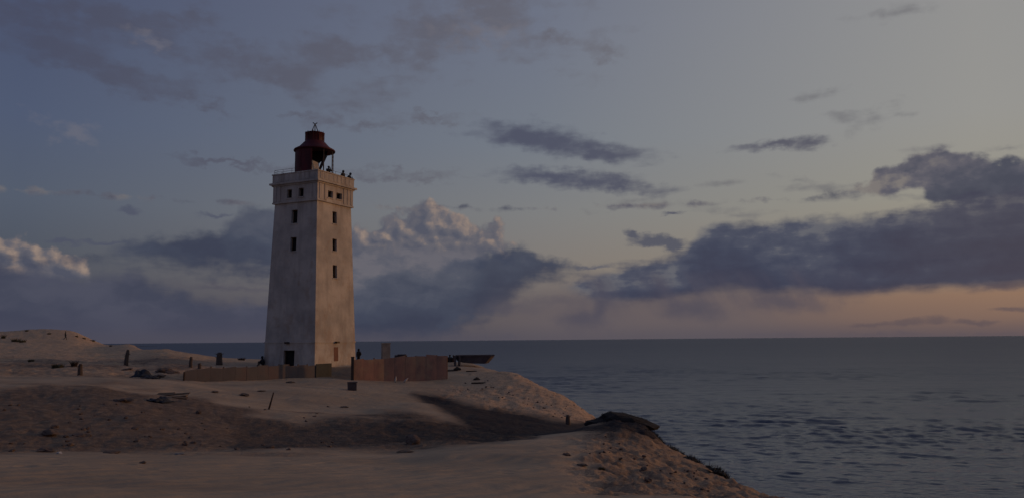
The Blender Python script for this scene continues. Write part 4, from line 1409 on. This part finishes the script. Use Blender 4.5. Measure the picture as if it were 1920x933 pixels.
# ------------------------------------------------------------------ fences
def fence(label, foot_px, heights, n, panel_mat, th=.07, posts=True, group=None, wobble=.04, skip=()):
    """foot_px: [(px, py-ish range)] -> polyline of (px, range); panels of sheet between posts"""
    pts = [on_ground(px, rg) for px, rg in foot_px]
    L = [0]
    for p, q in zip(pts[:-1], pts[1:]): L.append(L[-1] + (q.xy - p.xy).length)
    def P(u_):
        s = u_ * L[-1]
        for i in range(len(pts) - 1):
            if s <= L[i + 1] + 1e-6:
                f = (s - L[i]) / (L[i + 1] - L[i]); return pts[i].lerp(pts[i + 1], f)
        return pts[-1]
    top = lambda u_: float(np.interp(u_, [h[0] for h in heights], [h[1] for h in heights]))   # absolute height of the top edge
    root = thing('fence', label, 'fence', P(0.5), 0, group)
    base = root.location.copy()
    for i in range(n):
        if i in skip: continue
        u0, u1 = i / n + .0004, (i + 1) / n - .0004
        a, b = P(u0), P(u1)
        d = (b - a).normalized(); nn = Vector((d.y, -d.x, 0)).normalized()
        off = random.uniform(-wobble, wobble) * .25
        m = MB()
        K = 6
        top0, top1 = top(u0) + random.uniform(-.10, .07), top(u1) + random.uniform(-.10, .07)
        fr_, bk_ = [], []
        for j in range(K + 1):
            f = j / K
            g = a.lerp(b, f)
            bow = nn * (off + .008 * math.sin(f * math.pi))
            for lst, o in ((fr_, th / 2), (bk_, -th / 2)):
                lst.append((Vector((g.x, g.y, H(g.x, g.y) - .35)) + bow + nn * o - base, Vector((g.x, g.y, top0 + (top1 - top0) * f)) + bow + nn * o - base))
        vs = [p for pr in fr_ for p in pr] + [p for pr in bk_ for p in pr]
        k2 = 2 * (K + 1)
        fs = []
        for j in range(K):
            fs += [(2 * j, 2 * j + 2, 2 * j + 3, 2 * j + 1), (k2 + 2 * j, k2 + 2 * j + 1, k2 + 2 * j + 3, k2 + 2 * j + 2), (2 * j + 1, 2 * j + 3, k2 + 2 * j + 3, k2 + 2 * j + 1)]
        fs += [(0, 1, k2 + 1, k2), (2 * K, k2 + 2 * K, k2 + 2 * K + 1, 2 * K + 1)]
        m.add(vs, fs)
        m.build('panel', MAT[panel_mat], root)
    if posts:
        for i in range(n + 1):
            if i in skip and (i - 1) in skip: continue
            u_ = min(max(i / n, 0), 1)
            p = P(u_)
            m = MB(); m.tube([Vector((p.x, p.y + .10, H(p.x, p.y) - .3)) - base, Vector((p.x, p.y + .10, top(u_) + random.uniform(-.12, .10))) - base], .055, 7)
            m.build('post', MAT['board'], root)
    return root


def topz(px, py, rg): return at(px, py, rg).z


fence('long low brown board fence half buried in sand, left of the lighthouse', [(346, 62.5), (440, 64), (520, 66), (592, 68.5)],
      [(0, topz(346, 697, 62.5)), (.12, topz(375, 689, 63)), (.4, topz(440, 687, 64)), (.7, topz(520, 684, 66)), (1, topz(592, 683, 68.5))], 12, 'brownpanel')
fence('tall rusty orange sheet fence to the right of the lighthouse', [(662, 66.5), (720, 67.5), (780, 68), (838, 68.5)],
      [(0, topz(662, 672, 66.5)), (.33, topz(720, 671, 67.5)), (.34, topz(721, 668, 67.5)), (.66, topz(780, 666, 68)), (1, topz(838, 664, 68.5))], 9, 'rustpanel')
fence('dark leaning panel closing the gap before the lighthouse foot', [(592, 68.4), (621, 70.2)], [(0, topz(592, 683, 68.4)), (1, topz(621, 681, 70.2))], 1, 'greenpanel', posts=False)
p = on_ground(661, 66.2)
m = MB(); m.box((0, 0, .8), (.22, .22, 2.4)); m.box((0, 0, 2.03), (.26, .26, .06))
tag(m.build('fence_post', MAT['iron'], None, False, (p.x, p.y, p.z - .2)), 'dark square post at the near end of the rusty fence', 'post')
p = on_ground(345, 61.6)
m = MB(); m.tube([(0, 0, -.4), (.02, 0, .5), (.0, .02, topz(345, 697, 61.6) - p.z)], [.075, .07, .06], 8)
tag(m.build('fence_post', MAT['twig'], None, False, p), 'thin dark post at the far left end of the low brown fence', 'post')
# dark box lying at the fence corner
p = ground(660, 731)
m = MB()
m.box((0, 0, .22), (.62, .5, .62), .3, jit=.05); m.box((.02, -.01, .56), (.66, .54, .06), .3)
tag(m.build('crate', MAT['darkconc'], None, False, p), 'dark grey crate standing in front of the rusty fence corner', 'crate')
# pale block behind the rusty fence
rg = 90.0
p = on_ground(723, rg)
zt = topz(723, 643, rg)
m = MB(); m.box((0, 0, (zt - p.z) / 2 - .3), (.86, .7, zt - p.z + .6), .35, jit=.03); m.box((0, 0, zt - p.z + .005), (.94, .78, .10), .35)
tag(m.build('concrete_pillar', MAT['grey'], None, False, p), 'grey concrete pillar rising behind the rusty fence', 'pillar')
rg = 71.5
a, b = on_ground(740, rg), on_ground(763, rg)
m = MB(); zt = topz(750, 664, rg)
m.box((0, 0, -.3), ((b - a).length, .4, .5), 0, jit=.05)
m.box((.1, -.1, -.02), ((b - a).length * .7, .3, .10), .1)
tag(m.build('wall_stub', MAT['darkconc'], None, False, ((a.x + b.x) / 2, (a.y + b.y) / 2, zt)), 'dark flat ruin top showing just above the rusty fence', 'ruin')

# ruined slab jutting out over the cliff
rg = 80.5
def rp(px, py, r_=rg): return at(px, py, r_)
poly = [rp(851, 667), rp(922, 666), rp(909, 681), rp(885, 680.5), rp(868, 679), rp(858, 676)]
c0 = on_ground(880, rg)
m = MB()
q = [Vector(v_) - c0 for v_ in poly]
back = [v_ + Vector((.3, 2.4, 0)) for v_ in q]
k = len(q)
m.add(q + back, [tuple(range(k))[::-1], tuple(range(k, 2 * k))] + [(i, (i + 1) % k, k + (i + 1) % k, k + i) for i in range(k)])
slab = thing('concrete_ruin', 'dark wedge-shaped concrete ruin jutting over the cliff edge', 'ruin', c0)
m.build('wall', MAT['darkconc'], slab)
m = MB(); lt = (q[1] - q[0]).length
m.box((q[0] + q[1]) / 2 + Vector((.15, 1.2, .03)), (lt + .12, 2.6, .12), math.atan2((q[1] - q[0]).y, (q[1] - q[0]).x)); m.build('coping', MAT['darkconc'], slab)
for i, (px, dx) in enumerate(((853, 0), (861, .1))):
    v_ = rp(px, 671, rg - .6) - c0
    m = MB(); m.box(v_ + Vector((0, .4, -.25)), (.18, .5, 1.0), .2, jit=.04); m.build('buttress', MAT['darkconc'], slab)

# people on the ground
p = on_ground(672, 86)
person('person in black hooded coat standing at the right foot of the lighthouse', dict(POCKET), 'jacket', (p.x, p.y, p.z), 2.6, None, True)
def by_head(px, py, tall=1.72):
    """walk outwards until a standing figure's head shows at this height"""
    for r_ in np.arange(78, 110, .25):
        q_ = on_ground(px, r_)
        if q_.z + tall <= topz(px, py, r_):
            return q_
    return on_ground(px, 80)


p = by_head(843.5, 662)
person('person in dark jacket standing beside the ruin at the end of the rusty fence', POCKET, 'jacket', p, .4, 'couple by the concrete ruin')
p = by_head(850, 664)
person('person in brown jacket right beside the concrete ruin, smaller of the couple', WALK, 'jacket_brown', p, -.9, 'couple by the concrete ruin')
p = ground(122, 637)
person('person in dark clothes walking up the high dune at far left', WALK, 'jacket', p, -1.2)
p = on_ground(494, 80.5)
person('person in black sitting on the sand by the left corner of the lighthouse', SIT, 'jacket', p, 2.3, None, True)

# ------------------------------------------------------------------ stumps, poles, shrubs, debris
def stump(px, py_top, py_bot, w, label, lean=0.0, rg=None):
    p = ground(px, py_bot) if rg is None else on_ground(px, rg)
    rg_ = math.hypot(p.x, p.y)
    h = topz(px, py_top, rg_) - p.z
    ww = w / FPX * rg_ / 2
    m = MB()
    prof = [(0, -.4, 1.05), (.03, .15 * h, 1.0), (-.04, .45 * h, .92), (.02, .8 * h, .82), (.0, h, .6)]
    m.tube([Vector((a * ww + lean * z, a * ww * .5, z)) for a, z, r_ in prof], [ww * r_ for a, z, r_ in prof], 9)
    for i in range(5):
        w_ = random.uniform(0, 6.28); z = h * random.uniform(.5, .9)
        m.tube([(lean * z, 0, z), (lean * z + math.cos(w_) * ww * 1.6, math.sin(w_) * ww * 1.6, z + .12 * h)], [ww * .28, .01], 5)
    return tag(m.build('weathered_post', MAT['postwood'], None, True, p), label, 'post')


stump(236, 655, 684, 7, 'leaning weathered post standing alone on the left dune slope', .10)
stump(357, 668, 688, 6, 'short weathered stake behind the left end of the low brown fence', .05)
stump(411, 660, 684, 11, 'thick shaggy post tied with brushwood, behind the low brown fence')
stump(150, 681, 703, 8, 'ragged dark post in the hollow below the left dune')
stump(374, 680, 690, 6, 'stubby broken stake just behind the low brown fence')
stump(1065, 777, 795, 9, 'small dark stump at the lower edge of the sunlit slope above the hollow')

p = ground(504, 767)
d_ = at(513, 735, math.hypot(p.x, p.y)) - p
m = MB(); m.tube([Vector((0, 0, 0)) - d_ * .15, d_ * .5, d_], [.05, .045, .035], 8)
tag(m.build('leaning_pole', MAT['twig'], None, True, p), 'thin dark pole leaning to the right out of the smooth sand', 'pole')


def tuft_mesh(name, n, h, spread, seed, m='grass', wd=.012):
    rnd = random.Random(seed)
    b = MB()
    for i in range(n):
        a = rnd.uniform(0, 6.28); r_ = spread * math.sqrt(rnd.random()) * .6
        x, y = r_ * math.cos(a), r_ * math.sin(a)
        hh = h * rnd.uniform(.5, 1.1); bend = rnd.uniform(.2, .8) * hh
        ca, sa = math.cos(a + rnd.uniform(-.9, .9)), math.sin(a + rnd.uniform(-.9, .9))
        px_, py_ = -sa * wd, ca * wd
        pts = []
        for k in range(4):
            f = k / 3
            cx, cy, cz = x + ca * bend * f * f, y + sa * bend * f * f, hh * (f - .25 * f * f) - .05
            w = 1 - f * .9
            pts += [(cx - px_ * w, cy - py_ * w, cz), (cx + px_ * w, cy + py_ * w, cz)]
        b.add(pts, [(0, 1, 3, 2), (2, 3, 5, 4), (4, 5, 7, 6)])
    return b


def tuft(px, py, w_px, h_px, label, seed, m='grass', group=None, name='grass_tuft', cat='grass tuft', rg=None):
    p = ground(px, py) if rg is None else on_ground(px, rg)
    k = math.hypot(p.x, p.y) / FPX
    b = tuft_mesh(name, int(120 + w_px * 5), h_px * k, w_px * k * .5, seed, m, .016)
    b.box((0, 0, .02), (w_px * k * .45, w_px * k * .4, h_px * k * .5), seed, jit=w_px * k * .06)
    o = b.build(name, MAT[m], None, False, p)
    o.rotation_euler.z = seed
    return tag(o, label, cat, group)


tuft(30, 640, 22, 9, 'brown grass tuft low on the high dune, nearest the left frame edge', 1)
tuft(42, 641, 16, 7, 'small brown grass tuft right of the one nearest the left frame edge', 2)
tuft(58, 677, 14, 6, 'sparse brown tuft on the open slope below the high dune', 3)
tuft(108, 689, 28, 9, 'wide low brown tuft in the hollow left of the ragged post', 4)
tuft(139, 686, 14, 14, 'dark bushy clump just left of the ragged post in the hollow', 5, 'twig', None, 'shrub', 'shrub')
tuft(50, 621, 8, 4, 'tiny tuft on the left shoulder of the high dune top', 6)
tuft(92, 626, 8, 4, 'tiny tuft under the crest of the high dune', 7)
tuft(104, 616, 8, 3, 'dark tuft on the crest of the high dune just left of the walker', 8)
tuft(140, 628, 7, 4, 'tuft on the falling ridge of the high dune, upper one', 9, rg=196)
tuft(154, 635, 8, 4, 'tuft on the falling ridge of the high dune, middle one', 10, rg=196)
tuft(170, 642, 14, 4, 'broad tuft at the foot of the high dune ridge against the sky', 11, rg=200)
tuft(205, 650, 7, 4, 'lone tuft on the low skyline right of the high dune', 12, rg=165)
tuft(452, 676, 18, 8, 'low dark bush on the skyline left of the lighthouse', 13, 'twig', None, 'shrub', 'shrub', 92)
tuft(1128, 880, 13, 11, 'dark green plant clump on the eroded near slope', 14, 'grass', None, 'plant', 'plant')
tuft(2, 625, 10, 9, 'tuft cut by the left edge of the picture on the high dune', 15, rg=190)


def clod(name, px, py, w, h, label, cat, m, seed, group=None, dep=.8, lift=.3, rg=None, rough=.9):
    p = ground(px, py) if rg is None else on_ground(px, rg)
    k = math.hypot(p.x, p.y) / FPX
    bm = bmesh.new()
    bmesh.ops.create_icosphere(bm, subdivisions=3, radius=1)
    rnd = random.Random(seed)
    ox, oy = rnd.uniform(0, 50), rnd.uniform(0, 50)
    arr = np.array([v.co[:] for v in bm.verts])
    nn = fbm(arr[:, 0] * 1.3 + ox + arr[:, 2], arr[:, 1] * 1.3 + oy - arr[:, 2] * .7, 4, seed)
    for v, q_ in zip(bm.verts, nn):
        v.co = v.co * (1 + rough * q_)
        v.co = Vector((v.co.x * w * k / 2, v.co.y * w * k / 2 * dep, v.co.z * h * k / 2 + h * k * (lift - .1)))
    me = bpy.data.meshes.new(name); bm.to_mesh(me); bm.free()
    me.materials.append(MAT[m])
    o = bpy.data.objects.new(name, me); COL.objects.link(o); o.location = p
    o.rotation_euler.z = rnd.uniform(-.4, .4)
    return tag(o, label, cat, group)


clod('clay_lump', 230, 752, 30, 8, 'dark hollowed clay lump on the gravelly slope, left of the boards', 'clay lump', 'stone', 31)
clod('clay_lump', 88, 816, 24, 10, 'biggest dark lump low on the gravelly slope at left', 'clay lump', 'stone', 32)
clod('clay_lump', 104, 801, 12, 7, 'dark lump just above the biggest one on the gravelly slope', 'clay lump', 'stone', 33)
clod('clay_lump', 150, 817, 26, 6, 'flat dark lump right of the biggest lump on the gravelly slope', 'clay lump', 'stone', 34)
clod('clay_lump', 85, 845, 30, 7, 'long dark lump at the foot of the gravelly slope, far left', 'clay lump', 'stone', 35)
clod('clay_lump', 372, 775, 10, 8, 'round dark lump below the broken boards', 'clay lump', 'stone', 36)
clod('clay_lump', 346, 834, 9, 9, 'lone dark lump at the foot of the gravelly slope, middle', 'clay lump', 'stone', 37)
clod('clay_lump', 210, 849, 24, 6, 'dark lump half sunk where the gravel meets the near sand', 'clay lump', 'stone', 38)
clod('clay_lump', 268, 868, 10, 5, 'small lump lying alone on the near sand', 'clay lump', 'stone', 39)
clod('clay_lump', 776, 832, 26, 20, 'rounded dark lump at the right end of the gravelly slope', 'clay lump', 'stone', 40)
clod('clay_lump', 1215, 902, 14, 8, 'dark lump low on the eroded near slope', 'clay lump', 'stone', 42)
clod('clay_lump', 1062, 853, 12, 6, 'small dark lump left of the plant on the near sand', 'clay lump', 'stone', 43)
clod('driftwood', 760, 848, 30, 5, 'dark flat driftwood piece on the near dune crest', 'driftwood', 'driftwood', 44)
clod('driftwood', 1092, 872, 16, 4, 'thin driftwood piece just left of the green plant', 'driftwood', 'driftwood', 45)
clod('driftwood', 456, 741, 16, 5, 'short crooked driftwood in the smooth sand left of the leaning pole', 'driftwood', 'driftwood', 46)
clod('driftwood', 488, 733, 14, 3, 'flat driftwood sliver beside the top of the leaning pole', 'driftwood', 'driftwood', 47)
clod('driftwood', 402, 735, 12, 3, 'small driftwood sliver below the middle of the low brown fence', 'driftwood', 'driftwood', 48)
clod('driftwood', 645, 763, 16, 3, 'driftwood sliver on smooth sand below the crate', 'driftwood', 'driftwood', 49)
clod('driftwood', 545, 717, 14, 4, 'driftwood just in front of the right end of the low brown fence', 'driftwood', 'driftwood', 50)
clod('pale_stone', 111, 850, 10, 4, 'pale flat stone at the foot of the gravelly slope', 'stone', 'pale', 51)
clod('pale_stone', 338, 851, 16, 4, 'pale flat stone where gravel meets sand, further right', 'stone', 'grey', 52)

# broken boards and a crumpled tarp on the slope
p = ground(322, 742)
brd = thing('board_pile', 'broken grey-brown boards half buried on the slope below the low fence', 'boards', p)
k = math.hypot(p.x, p.y) / FPX
for i, (dx, dy, ln, rz, tilt) in enumerate(((0, 0, 62, .10, -.06), (18, -.5, 36, -.15, -.10), (26, -.9, 24, .3, .1), (-14, .3, 30, .02, -.03))):
    m = MB()
    m.box((0, 0, 0), (ln * k, .20, .05), 0, 0, Matrix.Rotation(tilt, 3, 'Y') @ Matrix.Rotation(.25, 3, 'X'), .015)
    o = m.build('board', MAT['board'], brd, False, (dx * k, dy, H(p.x + dx * k, p.y + dy) - p.z + .07)); o.rotation_euler.z = rz - .15


def sheet(name, px, py, w, dpt, h, label, cat, m, seed):
    p = ground(px, py); k = math.hypot(p.x, p.y) / FPX
    N, Mx = 16, 10
    vs, fs = [], []
    for j in range(Mx + 1):
        for i in range(N + 1):
            x, y = (i / N - .5) * w * k, (j / Mx - .5) * dpt
            x += .1 * math.sin(j * 1.7 + seed); y += .08 * math.sin(i * 1.1 + seed)
            e = math.sin(math.pi * i / N) * math.sin(math.pi * j / Mx)
            q_ = float(fbm(np.array([x * 2.2 + seed]), np.array([y * 2.2]), 4, seed)[0])
            vs.append((x, y, H(p.x + x, p.y + y) - p.z + .03 + e * h * (.6 + 1.6 * q_)))
    for j in range(Mx):
        for i in range(N):
            a = j * (N + 1) + i
            fs.append((a, a + 1, a + N + 2, a + N + 1))
    b = MB(); b.add(vs, fs)
    o = b.build(name, MAT[m], None, True, p)
    o.modifiers.new('thickness', 'SOLIDIFY').thickness = .02
    return tag(o, label, cat)


sheet('tarpaulin', 302, 753, 34, .9, .28, 'crumpled dark blue tarpaulin beside the broken boards', 'tarpaulin', 'tarp', 3)
sheet('tarpaulin', 266, 705, 30, 1.4, .5, 'dark blue-grey tarpaulin heaped in the hollow behind the sand ridge', 'tarpaulin', 'tarp', 5)
sheet('tarpaulin', 282, 708, 26, .9, .3, 'flat grey tarpaulin right of the heaped one behind the sand ridge', 'tarpaulin', 'darkconc', 8)
for i, (px, py, w, h, lab) in enumerate(((305, 697, 22, 8, 'left heap of broken rubble behind the sand ridge'), (325, 699, 20, 7, 'middle heap of broken rubble behind the sand ridge'), (300, 706, 16, 5, 'low scrap of rubble in front of the rubble heaps'), (238, 693, 14, 4, 'flat rubble piece below the leaning post'))):
    clod('rubble', px, py, w, h, lab, 'rubble', 'stone', 60 + i)
for px, lab in ((741, 'pale bottle upright in the sand at the foot of the rusty fence, left one'), (757, 'pale bottle lying tilted at the foot of the rusty fence, right one')):
    p = on_ground(px, 66.3)
    m = MB(); m.lathe([(0, 0), (.075, 0), (.08, .30), (.035, .42), (.03, .5), (0, .5)], 10)
    o = m.build('bottle', MAT['pale'], None, True, p); o.rotation_euler = (0.0, .15 if px < 750 else .8, 0)
    tag(o, lab, 'bottle', 'bottles by the rusty fence')

# boards and scraps on the spit beyond the rusty fence
for i, (px, py, w, lab) in enumerate(((845, 695, 26, 'thin plank lying on the sand right of the rusty fence'), (884, 696, 20, 'second plank lying right of the first, before the concrete ruin'), (897, 719, 26, 'plank lying lower on the gravelly spit'))):
    p = ground(px, py); k = math.hypot(p.x, p.y) / FPX
    m = MB(); m.box((0, 0, .05), (w * k, .22, .09), 0, jit=.02)
    o = m.build('plank', MAT['twig'], None, False, p); o.rotation_euler.z = (.05, -.1, .2)[i]
    tag(o, lab, 'plank')
clod('turf_clump', 857, 693, 14, 6, 'dark green turf scrap between the planks by the ruin', 'turf', 'turf', 71)
clod('turf_clump', 893, 712, 10, 6, 'dark turf scrap on the spit below the concrete ruin', 'turf', 'turf', 72)
clod('turf_clump', 960, 693, 14, 4, 'dark turf rag on the edge of the sunlit slope', 'turf', 'turf', 73)

# overhanging turf crust along the broken near edge
def crust(px, py, w, h, label, seed, tiltd, rg):
    p = at(px, py, rg)
    gz = H(p.x, p.y)
    p.z = max(gz + .02, p.z) if p.z - gz > -.3 else gz + .02
    k = rg / FPX
    b = MB()
    N = 12
    rnd = random.Random(seed)
    upv, dn = [], []
    for j in range(5):
        for i in range(N + 1):
            x = (i / N - .5) * w * k; y = (j / 4 - .5) * 1.1
            prof = math.sin(math.pi * (i + .5) / (N + 1)) ** .9
            q_ = rnd.uniform(-.05, .05)
            upv.append((x, y, prof * h * k * .5 + q_ - abs(y) * .1))
            dn.append((x + q_, y * .9, prof * h * k * .5 - h * k * (.55 + rnd.uniform(0, .5)) - .05))
    o_ = len(upv)
    fs = []
    for j in range(4):
        for i in range(N):
            a = j * (N + 1) + i
            fs += [(a, a + 1, a + N + 2, a + N + 1), (o_ + a, o_ + a + N + 1, o_ + a + N + 2, o_ + a + 1)]
    for i in range(N):
        fs += [(i, o_ + i, o_ + i + 1, i + 1), (4 * (N + 1) + i, 4 * (N + 1) + i + 1, o_ + 4 * (N + 1) + i + 1, o_ + 4 * (N + 1) + i)]
    for j in range(4):
        a, c = j * (N + 1), j * (N + 1) + N
        fs += [(a, a + N + 1, o_ + a + N + 1, o_ + a), (c, o_ + c, o_ + c + N + 1, c + N + 1)]
    b.add(upv + dn, fs)
    for i in range(int(w * 3)):                    # ragged grass fringe
        x = rnd.uniform(-.5, .5) * w * k; y = rnd.uniform(-.6, .4)
        z = h * k * .5 * math.sin(math.pi * (x / (w * k) + .5)) ** .5
        l_ = rnd.uniform(.08, .22); a = rnd.uniform(0, 6.28)
        b.add([(x - .012, y, z - .06), (x + .012, y, z - .06), (x + math.cos(a) * l_ * .6, y + math.sin(a) * l_ * .6, z + l_ * .6)], [(0, 1, 2)])
    o = b.build('turf_overhang', MAT['turf'], None, False, p)
    o.rotation_euler = (0, R(tiltd), 0)
    return tag(o, label, 'turf')


mound = clod('turf_mound', 1160, 795, 122, 34, 'broad rounded black turf mound at the lip of the near cliff', 'turf', 'turf', 81, None, .75, .05, 36.0, .55)
MAT['peat_shade'] = simple('black_peat', (0.012, 0.011, 0.013), (0.026, 0.022, 0.022), 4, 0.95, 0.9, 0.08)
mound.data.materials[0] = MAT['peat_shade']
fr_ = MB(); rnd = random.Random(12)
for v_ in mound.data.vertices:
    if v_.co.z < -.02:
        continue
    for _ in range(3):
        p0 = v_.co + Vector((rnd.uniform(-.08, .08), rnd.uniform(-.08, .08), -.04))
        l_ = rnd.uniform(.05, .15); a_ = rnd.uniform(0, 6.28)
        w_ = Vector((math.sin(a_), math.cos(a_), 0)) * .012
        fr_.add([p0 - w_, p0 + w_, p0 + Vector((math.cos(a_) * l_ * .8, math.sin(a_) * l_ * .8, .04 + l_ * .55))], [(0, 1, 2)])
g_ = fr_.build('grass_fringe', MAT['turf'], mound); g_['kind'] = 'stuff'
crust(1200, 803, 44, 22, 'black turf lip drooping at the right end of the mound cap', 82, 38, 36.2)
crust(1228, 828, 40, 8, 'dark turf strip on the cliff edge just below the mound', 83, 44, 33)
crust(1250, 842, 28, 6, 'small dark turf scrap sticking out over the sea below the mound', 84, 30, 31)
crust(1272, 861, 40, 7, 'dark turf strip midway down the near cliff edge', 85, 32, 28.5)
crust(1308, 876, 36, 6, 'dark turf scrap on the cliff edge above the lowest one', 86, 38, 26)
crust(1350, 897, 32, 5, 'lowest dark turf scrap on the near cliff edge', 87, 36, 23.5)

# scattered stones, one prototype per size, copies share the mesh
def stone_proto(seed, s):
    bm = bmesh.new(); bmesh.ops.create_icosphere(bm, subdivisions=2, radius=1)
    arr = np.array([v.co[:] for v in bm.verts])
    nn = fbm(arr[:, 0] + seed * 3.1 + arr[:, 2], arr[:, 1] - arr[:, 2] + seed, 3, seed)
    for v, q_ in zip(bm.verts, nn):
        v.co = Vector((v.co.x * s * (1 + .8 * q_), v.co.y * s * .8 * (1 + .8 * q_), v.co.z * s * .55 * (1 + .8 * q_)))
    me = bpy.data.meshes.new('stone'); bm.to_mesh(me); bm.free(); me.materials.append(MAT['stone'])
    return me


def scatter(n, region, label, group, seed, s0, s1):
    rnd = random.Random(seed)
    ms = [stone_proto(seed + i, 1.0) for i in range(4)]
    c = 0
    while c < n:
        px, py = region(rnd)
        p = ground(px, py)
        o = bpy.data.objects.new('stone', rnd.choice(ms)); COL.objects.link(o)
        s = rnd.uniform(s0, s1) * (1.6 if rnd.random() < .12 else 1)
        o.location = p + Vector((0, 0, s * .12)); o.scale = (s, s, s); o.rotation_euler = (rnd.uniform(-.3, .3), rnd.uniform(-.3, .3), rnd.uniform(0, 6.28))
        tag(o, label, 'stone', group)
        c += 1


scatter(60, lambda r: (r.uniform(5, 640), r.uniform(755, 846)), 'small dark stone among the many on the shaded gravelly slope', 'stones on the gravelly slope', 3, .04, .09)
scatter(34, lambda r: (lambda f: (885 + 200 * f + r.uniform(-35, 35), 715 + 62 * f + r.uniform(-10, 14)))(r.random()), 'small dark stone among the many on the sunlit slope above the hollow', 'stones on the sunlit slope', 4, .04, .085)
scatter(34, lambda r: (lambda f: (1110 + 230 * f + r.uniform(-40, 20), 835 + 80 * f + r.uniform(-20, 10)))(r.random()), 'small dark stone among the many on the eroded near slope by the cliff edge', 'stones on the near slope', 5, .018, .05)
